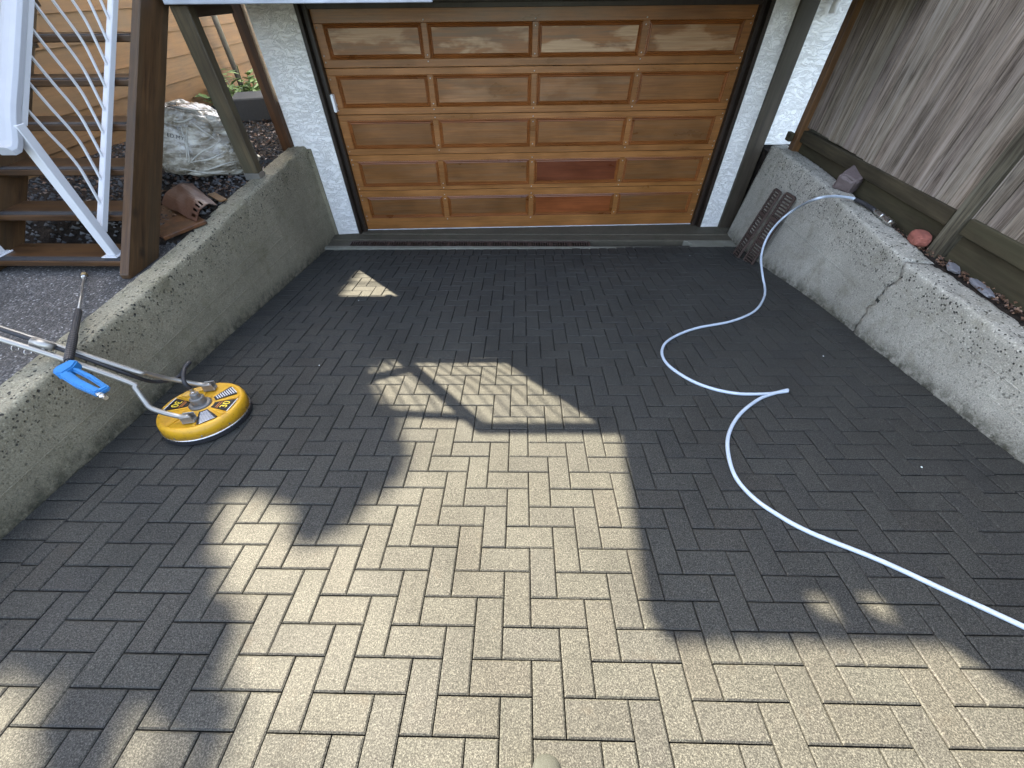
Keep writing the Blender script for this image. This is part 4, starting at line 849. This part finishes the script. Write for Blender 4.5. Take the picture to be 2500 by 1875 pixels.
gpoly([(0.040, 0.000), (0.048, 0.042), (L_ * 0.55, 0.046), (L_ + 0.02, 0.034), (L_ + 0.02, 0.004), (L_ * 0.5, 0.008)], 0.017, 'gun_handle')
gpoly([(0.045, -0.030), (0.040, -0.008), (L_ * 0.6, -0.010), (L_ + 0.01, -0.004), (L_ + 0.016, -0.024), (L_ * 0.55, -0.034)], 0.011, 'trigger')
gpoly([(L_ - 0.012, -0.026), (L_ + 0.022, -0.024), (L_ + 0.026, 0.030), (L_ - 0.006, 0.034)], 0.012, 'guard_end')
q0 = ga + gd_ * (L_ + 0.015) + gs * 0.022; d = (gc - q0); d = (gd_ * 0.8 + d.normalized() * 0.2).normalized(); X_ = d.orthogonal().normalized(); Y_ = d.cross(X_)
MB().lathe([(0.011, 0), (0.011, 0.016), (0.008, 0.018), (0.008, 0.028), (0.012, 0.030), (0.012, 0.042), (0.007, 0.046), (0.007, 0.062), (0.009, 0.064), (0.009, 0.072)], 12, q0, ax=(X_, Y_, d)).build('hose_plug', 'steel', wa)

# ------------------------------------------------------------------ photographer's boots and pebbles
def boot(label, x, ytoe, rot):
    b = MB(); vs = []; n = 18; prof_ = [(0.0, 0.012, 0.030), (0.006, 0.028, 0.046), (0.02, 0.040, 0.058), (0.05, 0.049, 0.070), (0.09, 0.053, 0.082), (0.13, 0.050, 0.098), (0.18, 0.043, 0.125), (0.215, 0.042, 0.150)]
    for dy, w, h in prof_:
        for j in range(n):
            a = 2 * math.pi * j / n; vs.append((math.copysign(abs(math.cos(a)) ** 0.75, math.cos(a)) * w, -dy, max(0.0, h * (0.5 + 0.5 * math.copysign(abs(math.sin(a)) ** 0.7, math.sin(a))))))
    fs = [(i * n + j, i * n + (j + 1) % n, (i + 1) * n + (j + 1) % n, (i + 1) * n + j) for i in range(len(prof_) - 1) for j in range(n)] + [tuple(range(n))]
    sh_ = [(0.0, 0.10), (0.0, 0.16), (-0.005, 0.26), (-0.008, 0.36)]
    t = thing('rubber_boot', label, 'boot', (x, ytoe, gz(x, ytoe)), 'boots at the bottom edge'); rm = Matrix.Translation(t.location) @ Matrix.Rotation(math.atan2(-0.1313, 0.991), 4, 'X') @ Matrix.Rotation(rot, 4, 'Z')
    t.matrix_basis = rm
    MB(lambda *p: rm @ (Vector(p) + Vector((0, 0, 0.012)))).add(vs, fs).build('foot', 'boot', t, 0, True)
    MB(lambda *p: rm @ Vector(p)).prism([(-0.045, -0.22), (0.045, -0.22), (0.052, -0.10), (0.045, -0.03), (0.022, -0.002), (-0.022, -0.002), (-0.045, -0.03), (-0.052, -0.10)], 0.0, 0.014, 'xy').build('sole', 'rubber', t, 0.002)
    MB(lambda *p: rm @ Vector(p)).lathe([(0.056, 0.06), (0.054, 0.12), (0.058, 0.22), (0.062, 0.32), (0.060, 0.322), (0.050, 0.20)], 20, (0, -0.215, 0)).build('shaft', 'boot', t, 0, True)
boot('grey green rubber boot toe at the bottom edge, right of the pair', 0.098, 0.045, R(-6)); boot('grey green rubber boot toe at the bottom edge, left of the pair', -0.030, 0.014, R(6))
for px, py in [(1490, 553), (775, 650), (690, 790), (1778, 770), (1990, 1010)]:
    p = ground(px * K, py * K); o = stone('pebble', 'tiny white pebble lying on the dark pavers', p + EZ * 0.004, (0.005, 0.0038, 0.003), (0, 0, random.uniform(0, 6)), 'seal', px * 0.01, 1, 0.8, 0.2)
    o['group'] = 'white pebbles on the pavers'; o['category'] = 'pebble'

# ------------------------------------------------------------------ the house above and the tree, out of frame, whose shade falls on the driveway
up = thing('upper_storey', 'upper storey and tiled eave of the house above the deck', 'house', (0.8, 5.4, 2.0))
MB().box(-2.62, 5.5, 5.45, 10.0, 2.07, 4.98).build('wall', 'stucco', up)
def above(px, py, z):                                  # the point at height z whose shadow falls on this paver
    g = ground(px * K, py * K); return g + SUN * ((z - g.z) / SUN.z)
e = above(1398, 1333, 5.0); ex0, ey0 = e.x, e.y
s1, s2 = above(1765, 1292, 5.0), above(1845, 1288, 5.0); hw, hh = 0.105, 0.095  # roof opening made up to let two spots of sun through
MB().box(ex0, s1.x - hw, ey0, 10.2, 5.0, 5.12).build('roof', 'roof', up)
MB().box(s2.x + hw, 5.7, ey0, 10.2, 5.0, 5.12).build('roof', 'roof', up)
MB().box(s1.x - hw, s2.x + hw, ey0, s1.y - hh, 5.0, 5.12).build('roof', 'roof', up); MB().box(s1.x - hw, s2.x + hw, s1.y + hh, 10.2, 5.0, 5.12).build('roof', 'roof', up)
MB().box((s1.x + s2.x) / 2 - 0.03, (s1.x + s2.x) / 2 + 0.03, s1.y - hh, s1.y + hh, 5.0, 5.12).build('slot_divider', 'darkbeam', up)  # added bar that parts the opening into two sun spots
x = ex0 + 0.05
while x < 1.0: MB().tube([(x, ey0 - 0.03, 5.06), (x, ey0 + 0.03, 5.06)], 0.05, 8).build('eave_tile', 'roof', up); x += 0.105
e3 = above(2000, 1366, 5.12)
MB().box(e3.x, 5.7, e3.y, 10.0, 5.125, 8.2).build('gable', 'stucco', up)

LIT = [[(885, 905), (930, 905), (1010, 940), (1300, 920), (1345, 945), (1365, 1000), (1380, 1100), (1400, 1345), (1500, 1360), (2000, 1365), (2320, 1560), (2320, 1760), (455, 1760), (490, 1690), (525, 1600), (532, 1470), (518, 1420), (540, 1330), (520, 1260), (492, 1200), (500, 1150), (478, 1080), (515, 1062), (560, 1090), (590, 1140), (640, 1195), (715, 1195), (760, 1130), (800, 1088), (872, 1085), (908, 1020), (888, 960)],
       [(818, 788), (1110, 780), (1310, 915), (1010, 945), (950, 900), (885, 908), (842, 850)],
       [(736, 640), (786, 586), (900, 560), (1050, 640), (1000, 700), (800, 700)], [(-40, 1500), (36, 1500), (15, 1600), (40, 1700), (-40, 1700)], [(275, 1560), (315, 1545), (325, 1580), (290, 1650), (265, 1660)]]
LITG = [[(lambda g: (g.x, g.y))(ground(px * K, py * K)) for px, py in pl_] for pl_ in LIT]
def inside(p, poly):
    r = False; j = len(poly) - 1
    for i in range(len(poly)):
        a, b_ = poly[i], poly[j]
        if (a[1] > p[1]) != (b_[1] > p[1]) and p[0] < (b_[0] - a[0]) * (p[1] - a[1]) / (b_[1] - a[1]) + a[0]: r = not r
        j = i
    return r
def edist(p, poly):
    m = 9.0
    for i in range(len(poly)):
        a, b_ = Vector(poly[i - 1]), Vector(poly[i]); ab = b_ - a; t_ = max(0, min(1, (Vector(p) - a).dot(ab) / max(ab.length_squared, 1e-9))); m = min(m, (a + ab * t_ - Vector(p)).length)
    return m
def lit(p, marg):
    for poly in LITG:
        if inside(p, poly) or edist(p, poly) < marg: return True
    return False
tr = thing('shade_tree', 'tall leafy tree beyond the cedar board wall shading the left of the driveway', 'tree', (-9.6, 9.6, -1.6))
b = MB(); nleaf = 0; tries = 0
while nleaf < 15000 and tries < 90000:
    tries += 1
    gx, gy = random.uniform(-7.0, 0.9), random.uniform(-3.2, 6.0); t_ = random.uniform(11.5, 15.5)
    if gx > -0.2 and gy > 0.4: continue
    if gx > 0.35 : continue
    s_ = random.uniform(0.09, 0.17)
    if lit((gx, gy), s_ * 0.72): continue  # shade put into the crown's shape: leaves stay clear of sunny outlines
    c = Vector((gx, gy, gz(gx, gy))) + SUN * t_
    u = Vector((random.uniform(-1, 1), random.uniform(-1, 1), random.uniform(-1, 1))); u = (u - SUN * u.dot(SUN) * 0.6).normalized(); v = u.cross(SUN + Vector((random.uniform(-.4, .4), random.uniform(-.4, .4), 0))).normalized()
    b.add([c - u * s_, c + v * s_ * 0.8, c + u * s_, c - v * s_ * 0.8], [(0, 1, 2, 3)]); nleaf += 1
b.build('crown', 'leaf', tr)
b = MB(); hub_ = Vector((-9.3, 9.4, 5.5)); b.tube([(-9.6, 9.6, -1.6), (-9.5, 9.5, 2.0), hub_], [0.28, 0.23, 0.17], 10)
for k in range(9):
    g = Vector((random.uniform(-6.0, -1.2), random.uniform(-2, 5.0), 0)); e_ = g + SUN * random.uniform(12, 14.5); b.tube(smooth_path([hub_ - Vector((0, 0, random.uniform(0, 1.5))), lerp(hub_, e_, 0.5) + Vector((0, 0, 0.5)), e_], 4), [0.09 - 0.009 * i for i in range(9)], 6)
b.build('trunk', 'bark', tr, 0, True)
